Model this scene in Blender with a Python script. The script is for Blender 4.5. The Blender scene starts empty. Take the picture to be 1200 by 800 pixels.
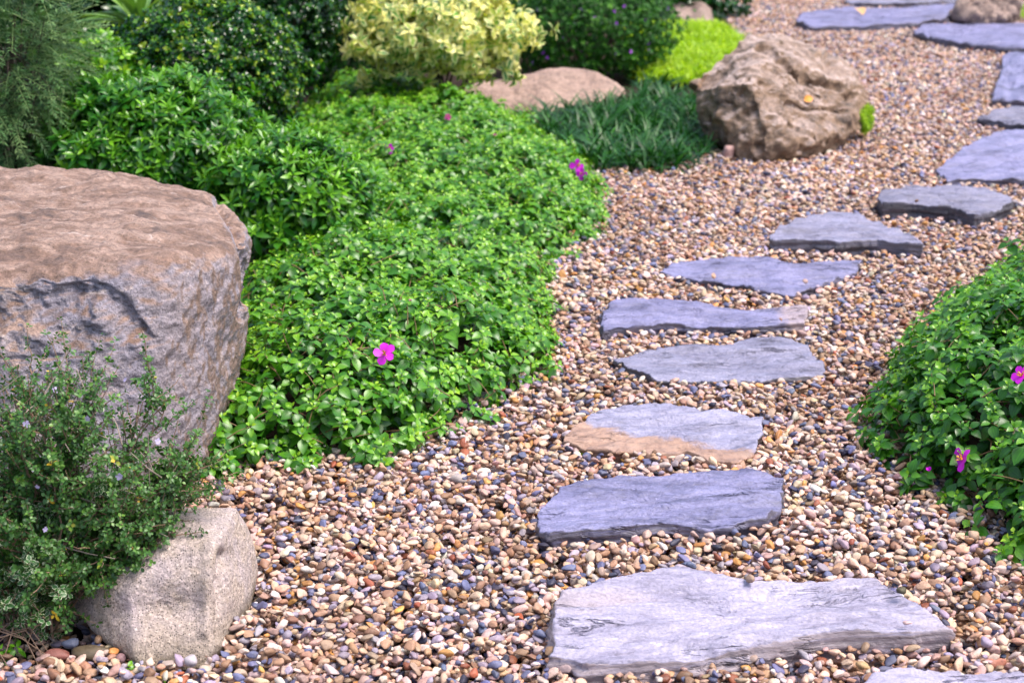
import bpy, bmesh, math, random
import numpy as np
from mathutils import Vector, Matrix, noise as mnoise

SC = bpy.context.scene
COL = SC.collection
PI = math.pi
rng = np.random.default_rng(7)
random.seed(7)

# ------------------------------------------------------------------ camera
CAM_H, FPX, PITCH = 1.5, 2000.0, math.radians(18.0)
cam = bpy.data.cameras.new('camera')
cam.lens, cam.sensor_width, cam.sensor_fit = 60.0, 36.0, 'HORIZONTAL'
cam.clip_start, cam.clip_end = 0.05, 2000
cam_o = bpy.data.objects.new('camera', cam)
COL.objects.link(cam_o)
cam_o.location = (0, 0, CAM_H)
cam_o.rotation_euler = (PI / 2 - PITCH, 0, 0)
SC.camera = cam_o
cam.dof.use_dof = True
cam.dof.focus_distance = 3.5
cam.dof.aperture_fstop = 5.3
cam.dof.aperture_blades = 9

# ------------------------------------------------------------------ sky and sun
SUN_EL, SUN_AZ = math.radians(64), math.radians(105)      # azimuth measured from +Y towards +X
w = bpy.data.worlds.new('World'); SC.world = w; w.use_nodes = True
wn = w.node_tree
sky = wn.nodes.new('ShaderNodeTexSky'); sky.sky_type = 'NISHITA'; sky.sun_disc = False
sky.sun_elevation = SUN_EL; sky.sun_rotation = SUN_AZ
sky.air_density = 1.0; sky.dust_density = 4.0; sky.ozone_density = 1.0
bg = wn.nodes['Background']; bg.inputs['Strength'].default_value = 0.13
wn.links.new(sky.outputs[0], bg.inputs['Color'])
sl = bpy.data.lights.new('sun', 'SUN'); sl.energy = 1.5; sl.angle = math.radians(24); sl.color = (1.0, 0.925, 0.88)
so = bpy.data.objects.new('sun', sl); COL.objects.link(so)
sd = Vector((math.sin(SUN_AZ) * math.cos(SUN_EL), math.cos(SUN_AZ) * math.cos(SUN_EL), math.sin(SUN_EL)))
so.rotation_euler = sd.to_track_quat('Z', 'Y').to_euler()

SC.view_settings.view_transform = 'Standard'; SC.view_settings.look = 'None'
SC.view_settings.gamma = 1.0; SC.view_settings.use_curve_mapping = False
SC.view_settings.exposure = 1.36
SC.render.engine = 'CYCLES'
SC.cycles.use_denoising = True
SC.cycles.denoiser = 'OPENIMAGEDENOISE'
SC.cycles.max_bounces = 7; SC.cycles.diffuse_bounces = 4; SC.cycles.glossy_bounces = 2; SC.cycles.transmission_bounces = 3
SC.cycles.caustics_reflective = False; SC.cycles.caustics_refractive = False

# ------------------------------------------------------------------ photo rays -> world places
_c, _s = math.cos(PITCH), math.sin(PITCH)
def ray(px, py):
    u, v = (px - 600) / FPX, -(py - 400) / FPX
    return np.array([u, _c + v * _s, -_s + v * _c])
def at(px, py, z=0.0):
    d = ray(px, py); t = (z - CAM_H) / d[2]
    return np.array([0, 0, CAM_H]) + d * t
def atY(px, py, Y):
    d = ray(px, py); return np.array([0, 0, CAM_H]) + d * (Y / d[1])
def to_px(x, y, z=0.0):
    dz = z - CAM_H
    fw = y * _c - dz * _s; up = y * _s + dz * _c
    return 600 + FPX * x / fw, 400 - FPX * up / fw

# ------------------------------------------------------------------ helpers
def tag(o, label=None, cat=None, group=None, kind=None):
    if label: o['label'] = label
    if cat: o['category'] = cat
    if group: o['group'] = group
    if kind: o['kind'] = kind
    return o
def thing(name, label, cat, loc, group=None, kind=None):
    o = bpy.data.objects.new(name, None); COL.objects.link(o); o.location = loc
    o.empty_display_size = 0.1
    return tag(o, label, cat, group, kind)
def mesh_obj(name, V, F, mat, parent=None, attrs=None, smooth=True, loc=None):
    """V (n,3) in world space, F (m,k).  parent: an object standing unrotated at parent.location."""
    V = np.asarray(V, dtype=np.float64)
    off = np.array(loc if loc is not None else (parent_loc(parent) if parent else (0, 0, 0)), dtype=np.float64)
    me = bpy.data.meshes.new(name)
    Vl = (V - off).astype(np.float32)
    F = np.asarray(F, dtype=np.int32)
    m, k = F.shape
    me.vertices.add(len(Vl)); me.vertices.foreach_set('co', Vl.ravel())
    me.loops.add(m * k); me.loops.foreach_set('vertex_index', F.ravel())
    me.polygons.add(m); me.polygons.foreach_set('loop_start', np.arange(0, m * k, k, dtype=np.int32))
    try: me.polygons.foreach_set('loop_total', np.full(m, k, dtype=np.int32))
    except Exception: pass
    if attrs:
        for an, arr in attrs.items():
            arr = np.asarray(arr, dtype=np.float32)
            if arr.ndim == 1:
                a = me.attributes.new(an, 'FLOAT', 'POINT'); a.data.foreach_set('value', arr)
            else:
                a = me.attributes.new(an, 'FLOAT_VECTOR', 'POINT'); a.data.foreach_set('vector', arr.ravel())
    me.update(calc_edges=True)
    if smooth: me.polygons.foreach_set('use_smooth', np.ones(m, dtype=bool))
    me.validate(clean_customdata=False)
    if mat: me.materials.append(mat)
    o = bpy.data.objects.new(name, me); COL.objects.link(o)
    if parent: o.parent = parent
    else: o.location = off
    return o
def parent_loc(p):
    l = np.array(p.location)
    while p.parent: p = p.parent; l = l + np.array(p.location)
    return l
def fbm(P, sc=1.0, oct=4, seed=0.0):
    out = np.empty(len(P))
    for i, p in enumerate(P):
        out[i] = mnoise.fractal((p[0] * sc + seed, p[1] * sc - seed, p[2] * sc + 2 * seed), 0.9, 2.1, oct)
    return out
def norm(a): return a / np.maximum(np.linalg.norm(a, axis=-1, keepdims=True), 1e-9)
def frames(n, spin=None):
    n = norm(n); N = len(n)
    ref = np.where(np.abs(n[:, 2:3]) < 0.9, np.array([[0, 0, 1.0]]), np.array([[1.0, 0, 0]]))
    t1 = norm(np.cross(ref, n)); t2 = np.cross(n, t1)
    a = rng.uniform(0, 2 * PI, N) if spin is None else spin
    ca, sa = np.cos(a)[:, None], np.sin(a)[:, None]
    return np.stack([t1 * ca + t2 * sa, t2 * ca - t1 * sa, n], axis=2)      # columns
def rotz(a): c, s = math.cos(a), math.sin(a); return np.array([[c, -s, 0], [s, c, 0], [0, 0, 1.0]])
def roty(a): c, s = math.cos(a), math.sin(a); return np.array([[c, 0, s], [0, 1, 0], [-s, 0, c]])
def rotx(a): c, s = math.cos(a), math.sin(a); return np.array([[1, 0, 0], [0, c, -s], [0, s, c]])

def leaf(L, W, nt=5, fold=0.25, curl=0.25, pos=0.42, k1=0.7, k2=0.85):
    """blade along +X, normal +Z; returns V, F, luv"""
    V, U = [], []
    for i in range(nt + 1):
        t = i / nt
        wd = math.sin(PI / 2 * t / pos) ** k1 if t < pos else max(0.0, math.cos(PI / 2 * (t - pos) / (1 - pos))) ** k2
        wd = max(wd, 0.03) * W / 2
        for u in (-1, 0, 1):
            V.append((L * t * (1 - 0.15 * curl * t), u * wd, fold * abs(u) * wd - curl * L * t * t + 0.10 * L * t)); U.append((u, t, 0))
    F = [(i * 3 + j, i * 3 + j + 3, i * 3 + j + 4, i * 3 + j + 1) for i in range(nt) for j in (0, 1)]
    return np.array(V), np.array(F), np.array(U, float)
def blob(): pass
def join(parts):
    """parts: list of (V,F,U,tint)"""
    V, F, U, T, o = [], [], [], [], 0
    for v, f, u, t in parts:
        V.append(v); F.append(f + o); U.append(u); T.append(np.full(len(v), float(t))); o += len(v)
    return np.concatenate(V), np.concatenate(F), np.concatenate(U), np.concatenate(T)
def scatter(protos, R, T, S, tint):
    """protos: list of joined (V,F,U,tint). random pick; returns V,F,attrs"""
    N = len(T); pick = rng.integers(0, len(protos), N)
    Vs, Fs, Us, Ts, o = [], [], [], [], 0
    for k, (v, f, u, t) in enumerate(protos):
        ix = np.nonzero(pick == k)[0]
        if len(ix) == 0: continue
        X = np.einsum('nij,vj->nvi', R[ix], v) * S[ix][:, None, None] + T[ix][:, None, :]
        Vs.append(X.reshape(-1, 3))
        Fs.append((f[None] + (np.arange(len(ix)) * len(v))[:, None, None]).reshape(-1, f.shape[1]) + o)
        Us.append(np.tile(u, (len(ix), 1)))
        Ts.append((t[None] + tint[ix][:, None]).ravel())
        o += len(ix) * len(v)
    return np.concatenate(Vs), np.concatenate(Fs), {'luv': np.concatenate(Us), 'tint': np.concatenate(Ts)}
def tube(path, r0, r1, n=5):
    P = np.asarray(path, float); m = len(P)
    tg = norm(np.gradient(P, axis=0))
    R = frames(tg, np.zeros(m))
    a = np.arange(n) * 2 * PI / n
    r = np.linspace(r0, r1, m)
    V = P[:, None] + r[:, None, None] * (np.cos(a)[None, :, None] * R[:, None, :, 0] + np.sin(a)[None, :, None] * R[:, None, :, 1])
    F = [(i * n + j, i * n + (j + 1) % n, (i + 1) * n + (j + 1) % n, (i + 1) * n + j) for i in range(m - 1) for j in range(n)]
    return V.reshape(-1, 3), np.array(F)
def cat_vf(L):
    V, F, o = [], [], 0
    for v, f in L: V.append(v); F.append(f + o); o += len(v)
    return np.concatenate(V), np.concatenate(F)

# ------------------------------------------------------------------ materials
class M:
    def __init__(s, name):
        s.m = bpy.data.materials.new(name); s.m.use_nodes = True
        s.t = s.m.node_tree; s.t.nodes.clear()
        s.out = s.n('ShaderNodeOutputMaterial')
    def n(s, ty, **kw):
        nd = s.t.nodes.new(ty)
        for k, v in kw.items(): setattr(nd, k, v)
        return nd
    def l(s, a, b): s.t.links.new(a, b)
    def set(s, sock, v):
        if hasattr(v, 'is_output'): s.l(v, sock)
        else:
            if isinstance(v, tuple) and len(v) == 3 and sock.type == 'RGBA': v = v + (1,)
            sock.default_value = v
    def obj(s, sc=(1, 1, 1), rot=(0, 0, 0), seed=True):
        tc = s.n('ShaderNodeTexCoord'); mp = s.n('ShaderNodeMapping')
        mp.inputs['Scale'].default_value = sc; mp.inputs['Rotation'].default_value = rot
        s.l(tc.outputs['Object'], mp.inputs['Vector']); return mp.outputs[0]
    def noise(s, vec, scale, detail=4, rough=0.55, dist=0.0, out=0):
        nd = s.n('ShaderNodeTexNoise'); s.l(vec, nd.inputs['Vector'])
        nd.inputs['Scale'].default_value = scale; nd.inputs['Detail'].default_value = detail
        nd.inputs['Roughness'].default_value = rough; nd.inputs['Distortion'].default_value = dist
        return nd.outputs[out]
    def vor(s, vec, scale, feature='F1', out='Distance'):
        nd = s.n('ShaderNodeTexVoronoi', feature=feature); s.l(vec, nd.inputs['Vector']); nd.inputs['Scale'].default_value = scale
        return nd.outputs[out]
    def ramp(s, fac, stops, interp='LINEAR'):
        nd = s.n('ShaderNodeValToRGB'); nd.color_ramp.interpolation = interp
        e = nd.color_ramp.elements
        while len(e) < len(stops): e.new(0.5)
        for i, (p, c) in enumerate(stops):
            e[i].position = p
            if not isinstance(c, tuple): c = (c, c, c)
            e[i].color = c + (1,)
        s.l(fac, nd.inputs[0]); return nd.outputs[0]
    def mix(s, fac, a, b, mode='MIX'):
        nd = s.n('ShaderNodeMix', data_type='RGBA', blend_type=mode)
        s.set(nd.inputs[0], fac); s.set(nd.inputs[6], a); s.set(nd.inputs[7], b); return nd.outputs[2]
    def math(s, op, a, b=0.0, c=None):
        nd = s.n('ShaderNodeMath', operation=op); s.set(nd.inputs[0], a); s.set(nd.inputs[1], b)
        if c is not None: s.set(nd.inputs[2], c)
        return nd.outputs[0]
    def bump(s, h, strength=0.5, dist=0.01, nrm=None):
        nd = s.n('ShaderNodeBump'); s.l(h, nd.inputs['Height'])
        nd.inputs['Strength'].default_value = strength; nd.inputs['Distance'].default_value = dist
        if nrm is not None: s.l(nrm, nd.inputs['Normal'])
        return nd.outputs[0]
    def attr(s, name, ty='GEOMETRY', out='Fac'):
        nd = s.n('ShaderNodeAttribute', attribute_name=name, attribute_type=ty); return nd.outputs[out]
    def sep(s, v):
        nd = s.n('ShaderNodeSeparateXYZ'); s.l(v, nd.inputs[0]); return nd.outputs
    def principled(s, base, rough=0.6, nrm=None, spec=0.5, sheen=0):
        p = s.n('ShaderNodeBsdfPrincipled'); s.set(p.inputs['Base Color'], base); s.set(p.inputs['Roughness'], rough)
        s.set(p.inputs['Specular IOR Level'], spec)
        if nrm is not None: s.l(nrm, p.inputs['Normal'])
        return p.outputs[0]
    def done(s, sh): s.l(sh, s.out.inputs[0]); return s.m

def leaf_material(name, stops, rough=0.4, trans=0.3, vein=0.35, spec=0.5, lines=(0.0, 0.5), edge=None):
    m = M(name)
    t = m.attr('tint'); luv = m.sep(m.attr('luv', out='Vector'))
    geo = m.n('ShaderNodeNewGeometry')
    nz = m.noise(geo.outputs['Position'], 38, 2)
    tt = m.math('ADD', t, m.math('MULTIPLY', m.math('SUBTRACT', nz, 0.5), 0.35))
    c = m.ramp(tt, stops)
    au = m.math('ABSOLUTE', luv[0])
    if vein > 0:
        v = None
        for q in lines:
            d = m.math('ABSOLUTE', m.math('SUBTRACT', au, q))
            k = m.n('ShaderNodeMapRange'); m.l(d, k.inputs[0]); k.inputs[1].default_value = 0.03; k.inputs[2].default_value = 0.14
            k.inputs[3].default_value = 1.0 if q == 0 else 0.6; k.inputs[4].default_value = 0
            v = k.outputs[0] if v is None else m.math('MAXIMUM', v, k.outputs[0])
        c = m.mix(m.math('MULTIPLY', v, vein), c, m.mix(1.0, c, (1.9, 1.8, 1.5), 'MULTIPLY'))
    if edge:
        nz2 = m.noise(geo.outputs['Position'], 90, 1)
        k = m.n('ShaderNodeMapRange'); m.l(m.math('ADD', au, m.math('MULTIPLY', m.math('SUBTRACT', nz2, 0.5), edge[1])), k.inputs[0])
        k.inputs[1].default_value = edge[2]; k.inputs[2].default_value = edge[2] + 0.12
        c = m.mix(k.outputs[0], c, edge[0])
    p = m.principled(c, rough, spec=spec)
    tr = m.n('ShaderNodeBsdfTranslucent'); m.l(m.mix(1.0, c, (1.25, 1.3, 0.5), 'MULTIPLY'), tr.inputs[0])
    mx = m.n('ShaderNodeMixShader'); mx.inputs[0].default_value = trans
    m.l(p, mx.inputs[1]); m.l(tr.outputs[0], mx.inputs[2])
    return m.done(mx.outputs[0])
def plain_material(name, col, rough=0.6, var=0.25, scale=30, bump=0.0, trans=0.0, spec=0.5):
    m = M(name); v = m.obj()
    nz = m.noise(v, scale, 4)
    c = m.mix(nz, tuple(x * (1 - var) for x in col), tuple(min(1, x * (1 + var)) for x in col))
    p = m.principled(c, rough, m.bump(nz, bump, 0.004) if bump else None, spec)
    if trans:
        tr = m.n('ShaderNodeBsdfTranslucent'); m.l(c, tr.inputs[0])
        mx = m.n('ShaderNodeMixShader'); mx.inputs[0].default_value = trans
        m.l(p, mx.inputs[1]); m.l(tr.outputs[0], mx.inputs[2]); return m.done(mx.outputs[0])
    return m.done(p)

# ground cover leaves
MAT_COVER = leaf_material('cover_leaf', [(0.0, (0.008, 0.060, 0.006)), (0.4, (0.044, 0.185, 0.008)), (0.7, (0.15, 0.36, 0.012)), (1.0, (0.34, 0.54, 0.035))], 0.36, 0.30, 0.5, spec=0.6)
MAT_LANCE = leaf_material('lance_leaf', [(0.0, (0.008, 0.055, 0.006)), (0.5, (0.026, 0.145, 0.010)), (1.0, (0.19, 0.44, 0.02))], 0.30, 0.28, 0.35, lines=(0.0,))
MAT_DARK = leaf_material('dark_leaf', [(0.0, (0.005, 0.032, 0.006)), (0.55, (0.012, 0.075, 0.008)), (0.8, (0.08, 0.25, 0.012)), (1.0, (0.30, 0.42, 0.02))], 0.17, 0.2, 0.2, lines=(0.0,))
MAT_VARI = leaf_material('cream_leaf', [(0.0, (0.02, 0.11, 0.012)), (0.40, (0.08, 0.27, 0.02)), (0.62, (0.45, 0.52, 0.05)), (1.0, (0.80, 0.72, 0.22))], 0.38, 0.25, 0.1, lines=(0.0,), edge=((0.84, 0.78, 0.36), 1.4, 0.52))
MAT_CUPHEA = leaf_material('small_leaf', [(0.0, (0.010, 0.045, 0.008)), (0.6, (0.030, 0.15, 0.010)), (1.0, (0.14, 0.36, 0.02))], 0.45, 0.25, 0.0, spec=0.35)
MAT_CONIFER = leaf_material('needle', [(0.0, (0.020, 0.065, 0.018)), (0.5, (0.070, 0.17, 0.050)), (1.0, (0.24, 0.35, 0.13))], 0.5, 0.15, 0.0, spec=0.3)
MAT_MONDO = leaf_material('blade', [(0.0, (0.005, 0.040, 0.010)), (0.6, (0.022, 0.13, 0.010)), (1.0, (0.11, 0.36, 0.02))], 0.42, 0.2, 0.0, spec=0.4)
MAT_LAWN = leaf_material('lawn_blade', [(0.0, (0.14, 0.30, 0.008)), (0.6, (0.36, 0.54, 0.010)), (1.0, (0.55, 0.68, 0.02))], 0.5, 0.4, 0.0)
MAT_FERN = leaf_material('frond', [(0.0, (0.05, 0.16, 0.02)), (1.0, (0.26, 0.42, 0.10))], 0.35, 0.3, 0.3, lines=(0.0,))
MAT_SERISSA = leaf_material('tiny_leaf', [(0.0, (0.014, 0.055, 0.012)), (0.5, (0.065, 0.175, 0.030)), (0.85, (0.16, 0.31, 0.04)), (0.93, (0.30, 0.30, 0.03)), (1.0, (0.55, 0.36, 0.02))], 0.4, 0.25, 0.25, lines=(0.0,))
MAT_SERVAR = leaf_material('edged_leaf', [(0.0, (0.02, 0.09, 0.02)), (1.0, (0.06, 0.17, 0.03))], 0.4, 0.25, 0.0, edge=((0.60, 0.66, 0.46), 0.1, 0.72))
MAT_TWIG = plain_material('twig_bark', (0.24, 0.15, 0.10), 0.8, 0.4, 60, 0.3)
MAT_PALETWIG = plain_material('dry_twig', (0.34, 0.27, 0.22), 0.8, 0.4, 60, 0.3)
MAT_DARKBARK = plain_material('dark_bark', (0.07, 0.05, 0.035), 0.9, 0.4, 60, 0.3)
MAT_STEM = plain_material('red_stem', (0.16, 0.10, 0.04), 0.6, 0.4, 40)
MAT_MAGENTA = plain_material('magenta_petal', (0.66, 0.010, 0.64), 0.5, 0.2, 60, trans=0.3)
MAT_PINK = plain_material('pink_bud', (0.55, 0.05, 0.30), 0.5, 0.2, 60, trans=0.2)
MAT_STAMEN = plain_material('stamen_yellow', (0.75, 0.42, 0.06), 0.5, 0.2, 60)
MAT_LILAC = plain_material('lilac_petal', (0.52, 0.45, 0.70), 0.5, 0.08, 60, trans=0.3)
MAT_PURPLE = plain_material('purple_petal', (0.32, 0.07, 0.50), 0.5, 0.2, 60, trans=0.3)

def soil_material():
    m = M('soil'); v = m.obj()
    n1 = m.noise(v, 6, 6, 0.65); n2 = m.noise(v, 70, 4, 0.7)
    c = m.ramp(n1, [(0.3, (0.010, 0.006, 0.004)), (0.7, (0.030, 0.018, 0.012))])
    c = m.mix(m.math('MULTIPLY', n2, 0.6), c, (0.045, 0.028, 0.019))
    return m.done(m.principled(c, 0.95, m.bump(n2, 0.8, 0.01), 0.2))
MAT_SOIL = soil_material()

def pebble_material(name='pebble', tone=None):
    m = M(name)
    geo = m.n('ShaderNodeNewGeometry'); P = geo.outputs['Position']
    c = m.attr('col', 'INSTANCER', 'Color') if tone is None else None
    n1 = m.noise(P, 90, 4, 0.6); n2 = m.noise(P, 420, 3, 0.7)
    if tone is not None:
        rgb = m.n('ShaderNodeRGB'); rgb.outputs[0].default_value = tone + (1,); c = rgb.outputs[0]
    k = m.ramp(n1, [(0.3, (0.72, 0.70, 0.70)), (0.5, (1.0, 1.0, 1.0)), (0.72, (1.18, 1.14, 1.12))])
    c = m.mix(1.0, c, k, 'MULTIPLY')
    k2 = m.ramp(n2, [(0.36, (0.62, 0.60, 0.60)), (0.5, (1.0, 1.0, 1.0))])
    c = m.mix(0.6, c, m.mix(1.0, c, k2, 'MULTIPLY'))
    return m.done(m.principled(c, m.ramp(n1, [(0.3, 0.45), (0.7, 0.68)]), m.bump(n2, 0.25, 0.002), 0.4))
MAT_PEBBLE = pebble_material()

def slate_material(name, light, mid, dark, rot=0.1, stain=None, stain_amt=0.5, dust=0.3, side=(0.10, 0.085, 0.09)):
    m = M(name)
    tc = m.n('ShaderNodeTexCoord'); oi = m.n('ShaderNodeObjectInfo')
    add = m.n('ShaderNodeVectorMath', operation='ADD'); m.l(tc.outputs['Object'], add.inputs[0]); m.l(oi.outputs['Location'], add.inputs[1])
    mp = m.n('ShaderNodeMapping'); mp.inputs['Rotation'].default_value = (0, 0, rot); mp.inputs['Scale'].default_value = (1.7, 5.0, 5.0)
    m.l(add.outputs[0], mp.inputs[0]); S = mp.outputs[0]; O = add.outputs[0]
    n1 = m.noise(S, 2.2, 7, 0.62, 0.6); n2 = m.noise(S, 9, 6, 0.7, 0.3); n3 = m.noise(O, 160, 4, 0.7); n4 = m.noise(O, 5, 4, 0.6, 0.8)
    c = m.ramp(n1, [(0.28, dark), (0.46, mid), (0.62, light), (0.75, mid)])
    c = m.mix(m.math('MULTIPLY', m.ramp(n2, [(0.36, 1.0), (0.50, 0.0)]), 0.5), c, dark)
    c = m.mix(m.math('MULTIPLY', m.ramp(n4, [(0.46, 0.0), (0.64, 1.0)]), dust), c, tuple(min(1, x * 1.35) for x in light))
    # fine pale scratches
    mp2 = m.n('ShaderNodeMapping'); mp2.inputs['Rotation'].default_value = (0, 0, rot + 0.5); mp2.inputs['Scale'].default_value = (6, 60, 20); m.l(O, mp2.inputs[0])
    sc = m.noise(mp2.outputs[0], 2.0, 4, 0.7, 1.2)
    c = m.mix(m.math('MULTIPLY', m.ramp(sc, [(0.58, 0.0), (0.66, 1.0)]), 0.5), c, tuple(min(1, x * 1.5) for x in light))
    if stain:
        nn = m.noise(S, 1.1, 4, 0.6, 0.4)
        c = m.mix(m.math('MULTIPLY', m.ramp(nn, [(0.50, 0.0), (0.60, 1.0)]), stain_amt), c, stain)
    c = m.mix(0.6, c, m.mix(1.0, c, m.ramp(n3, [(0.35, 0.55), (0.6, 1.2)]), 'MULTIPLY'))
    ckm = m.n('ShaderNodeMapping'); ckm.inputs['Rotation'].default_value = (0, 0, rot - 0.04); ckm.inputs['Scale'].default_value = (1.6, 8, 8); m.l(O, ckm.inputs[0])
    ckn = m.noise(ckm.outputs[0], 1.3, 5, 0.6, 0.5)
    crack = m.ramp(m.math('ABSOLUTE', m.math('SUBTRACT', ckn, 0.5)), [(0.0, 1.0), (0.016, 0.0)])
    gate = m.ramp(m.noise(O, 6, 3), [(0.50, 0.0), (0.62, 0.9)])
    crack = m.math('MULTIPLY', crack, gate)
    c = m.mix(m.math('MULTIPLY', crack, 0.6), c, tuple(x * 0.6 for x in dark))
    sd_ = m.attr('side')
    layer = m.n('ShaderNodeMapping'); layer.inputs['Scale'].default_value = (3, 3, 90); m.l(O, layer.inputs[0])
    ln = m.noise(layer.outputs[0], 1.4, 5, 0.7, 0.5)
    cs = m.ramp(ln, [(0.3, tuple(x * 0.45 for x in side)), (0.5, side), (0.68, mid)])  # layered sides toned darker than the top, edge shade put into the colour
    c = m.mix(m.ramp(sd_, [(0.35, 0.0), (0.6, 1.0)]), c, cs)
    h = m.math('ADD', m.math('MULTIPLY', n2, 0.7), m.math('MULTIPLY', n3, 0.12))
    tm = m.n('ShaderNodeMapping'); tm.inputs['Rotation'].default_value = (0, 0, rot + 0.06); tm.inputs['Scale'].default_value = (1.3, 3.6, 3.6); m.l(O, tm.inputs[0])
    tn = m.noise(tm.outputs[0], 2.4, 7, 0.56, 0.35)
    ter = m.math('ADD', m.math('MULTIPLY', m.math('FLOOR', m.math('MULTIPLY', tn, 13.0)), 0.50), m.math('MULTIPLY', tn, 1.2))
    nb0 = m.bump(ter, 1.0, 0.016)
    nb = m.bump(m.math('SUBTRACT', m.math('ADD', m.math('MULTIPLY', h, 0.6), n1), crack), 0.8, 0.010, nb0)
    return m.done(m.principled(c, m.ramp(n2, [(0.3, 0.42), (0.7, 0.62)]), nb, 0.45))

def granite_material(name, base, dark, warm, top=None, speck=0.5, speck_col=(0.02, 0.018, 0.018), scale=1.0, lichen=None, foot=None, grime=(0.10, 0.055, 0.03), rim=None, grain=0.5):
    m = M(name); v = m.obj()
    n1 = m.noise(v, 3.2 * scale, 6, 0.6, 0.4); n2 = m.noise(v, 14 * scale, 6, 0.65); n3 = m.noise(v, 90 * scale, 4, 0.7)
    c = m.ramp(n2, [(0.30, dark), (0.48, base), (0.70, warm)])
    c = m.mix(m.ramp(n1, [(0.42, 0.0), (0.62, 0.75)]), c, warm)
    if top:
        geo = m.n('ShaderNodeNewGeometry'); nz = m.sep(geo.outputs['Normal'])[2]
        tn = m.math('ADD', nz, m.math('MULTIPLY', m.math('SUBTRACT', n2, 0.5), 0.9))
        st = m.n('ShaderNodeMapping'); st.inputs['Scale'].default_value = (3, 6, 6); st.inputs['Rotation'].default_value = (0, 0, 0.12); m.l(v, st.inputs[0])
        sn = m.noise(st.outputs[0], 2.0, 6, 0.65, 0.8)
        tcx = m.ramp(sn, [(0.30, top[2]), (0.45, top[0]), (0.60, top[1]), (0.74, top[0])])
        pt = m.noise(v, 4.5, 5, 0.7, 1.2)
        tcx = m.mix(m.math('MULTIPLY', m.ramp(pt, [(0.56, 0.0), (0.66, 1.0)]), 0.7), tcx, top[2])
        c = m.mix(m.ramp(m.math('ADD', tn, m.math('MULTIPLY', m.math('SUBTRACT', n1, 0.5), 0.8)), [(0.40, 0.0), (0.78, 1.0)]), c, tcx)
    if rim:
        geo2 = m.n('ShaderNodeNewGeometry'); nx_ = m.sep(geo2.outputs['Normal'])[0]
        rn = m.math('ADD', nx_, m.math('MULTIPLY', m.math('SUBTRACT', n1, 0.5), 0.35))
        c = m.mix(m.math('MULTIPLY', m.ramp(rn, [(0.90, 0.0), (1.0, 1.0)]), 0.8), c, rim)
    if lichen:
        lm = m.n('ShaderNodeMapping'); lm.inputs['Scale'].default_value = (0.6, 1.3, 1.3); m.l(v, lm.inputs[0]); vl = m.noise(lm.outputs[0], 22 * scale, 6, 0.75, 0.9)
        c = m.mix(m.math('MULTIPLY', m.ramp(vl, [(0.60, 0.0), (0.66, 1.0)]), lichen[1]), c, lichen[0])
    if foot:
        zz = m.sep(m.obj())[2]
        k = m.n('ShaderNodeMapRange'); m.l(m.math('ADD', zz, m.math('MULTIPLY', m.math('SUBTRACT', n2, 0.5), foot[2])), k.inputs[0])
        k.inputs[1].default_value = foot[1]; k.inputs[2].default_value = foot[1] - foot[2] * 0.5; k.inputs[3].default_value = 0; k.inputs[4].default_value = foot[3]
        c = m.mix(k.outputs[0], c, foot[0])
    vo = m.n('ShaderNodeTexVoronoi'); m.l(v, vo.inputs['Vector']); vo.inputs['Scale'].default_value = 190 * scale
    sp = m.sep(vo.outputs['Color'])
    core = m.ramp(vo.outputs['Distance'], [(0.30, 1.0), (0.42, 0.0)])
    dk = m.math('MULTIPLY', m.math('MULTIPLY', m.ramp(sp[0], [(0.72, 0.0), (0.76, 1.0)]), core), speck)
    lt = m.math('MULTIPLY', m.ramp(sp[1], [(0.72, 0.0), (0.78, 1.0)]), speck * 0.6)
    c = m.mix(dk, c, speck_col); c = m.mix(lt, c, m.mix(1.0, c, (1.6, 1.6, 1.65), 'MULTIPLY'))
    c = m.mix(0.6, c, m.mix(1.0, c, m.ramp(n3, [(0.35, 0.6), (0.62, 1.25)]), 'MULTIPLY'))
    n5 = m.noise(v, 42 * scale, 6, 0.75)
    h = m.math('ADD', m.math('MULTIPLY', n2, 0.35), m.math('ADD', m.math('MULTIPLY', n5, 0.8), m.math('MULTIPLY', n3, 0.35)))
    c = m.mix(grain, c, m.mix(1.0, c, m.ramp(n5, [(0.36, 0.45), (0.52, 1.0), (0.68, 1.3)]), 'MULTIPLY'))
    return m.done(m.principled(c, 0.72, m.bump(h, 1.0, 0.014), 0.4))

# ------------------------------------------------------------------ outlines used by several builders
def world_poly(pts, z=0.0): return np.array([at(px, py, z)[:2] for px, py in pts])
def sdist(P, poly):
    """signed distance, positive inside"""
    A = poly; B = np.roll(poly, -1, axis=0)
    best = np.full(len(P), 1e9); ins = np.zeros(len(P), bool)
    for a, b in zip(A, B):
        ab = b - a; t = np.clip(((P - a) @ ab) / (ab @ ab + 1e-12), 0, 1)
        best = np.minimum(best, np.linalg.norm(P - (a + t[:, None] * ab), axis=1))
        c = ((a[1] > P[:, 1]) != (b[1] > P[:, 1])) & (P[:, 0] < (b[0] - a[0]) * (P[:, 1] - a[1]) / (b[1] - a[1] + 1e-12) + a[0])
        ins ^= c
    return np.where(ins, best, -best)

# ================================================================== SETTING
gx = np.array([(-300, -300, -0.035), (300, -300, -0.035), (300, 300, -0.035), (-300, 300, -0.035)], float)
g = mesh_obj('ground', gx, np.array([(0, 1, 2, 3)]), MAT_SOIL); tag(g, 'bare dark brown soil under the garden beds and gravel', 'ground', kind='structure')

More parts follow.
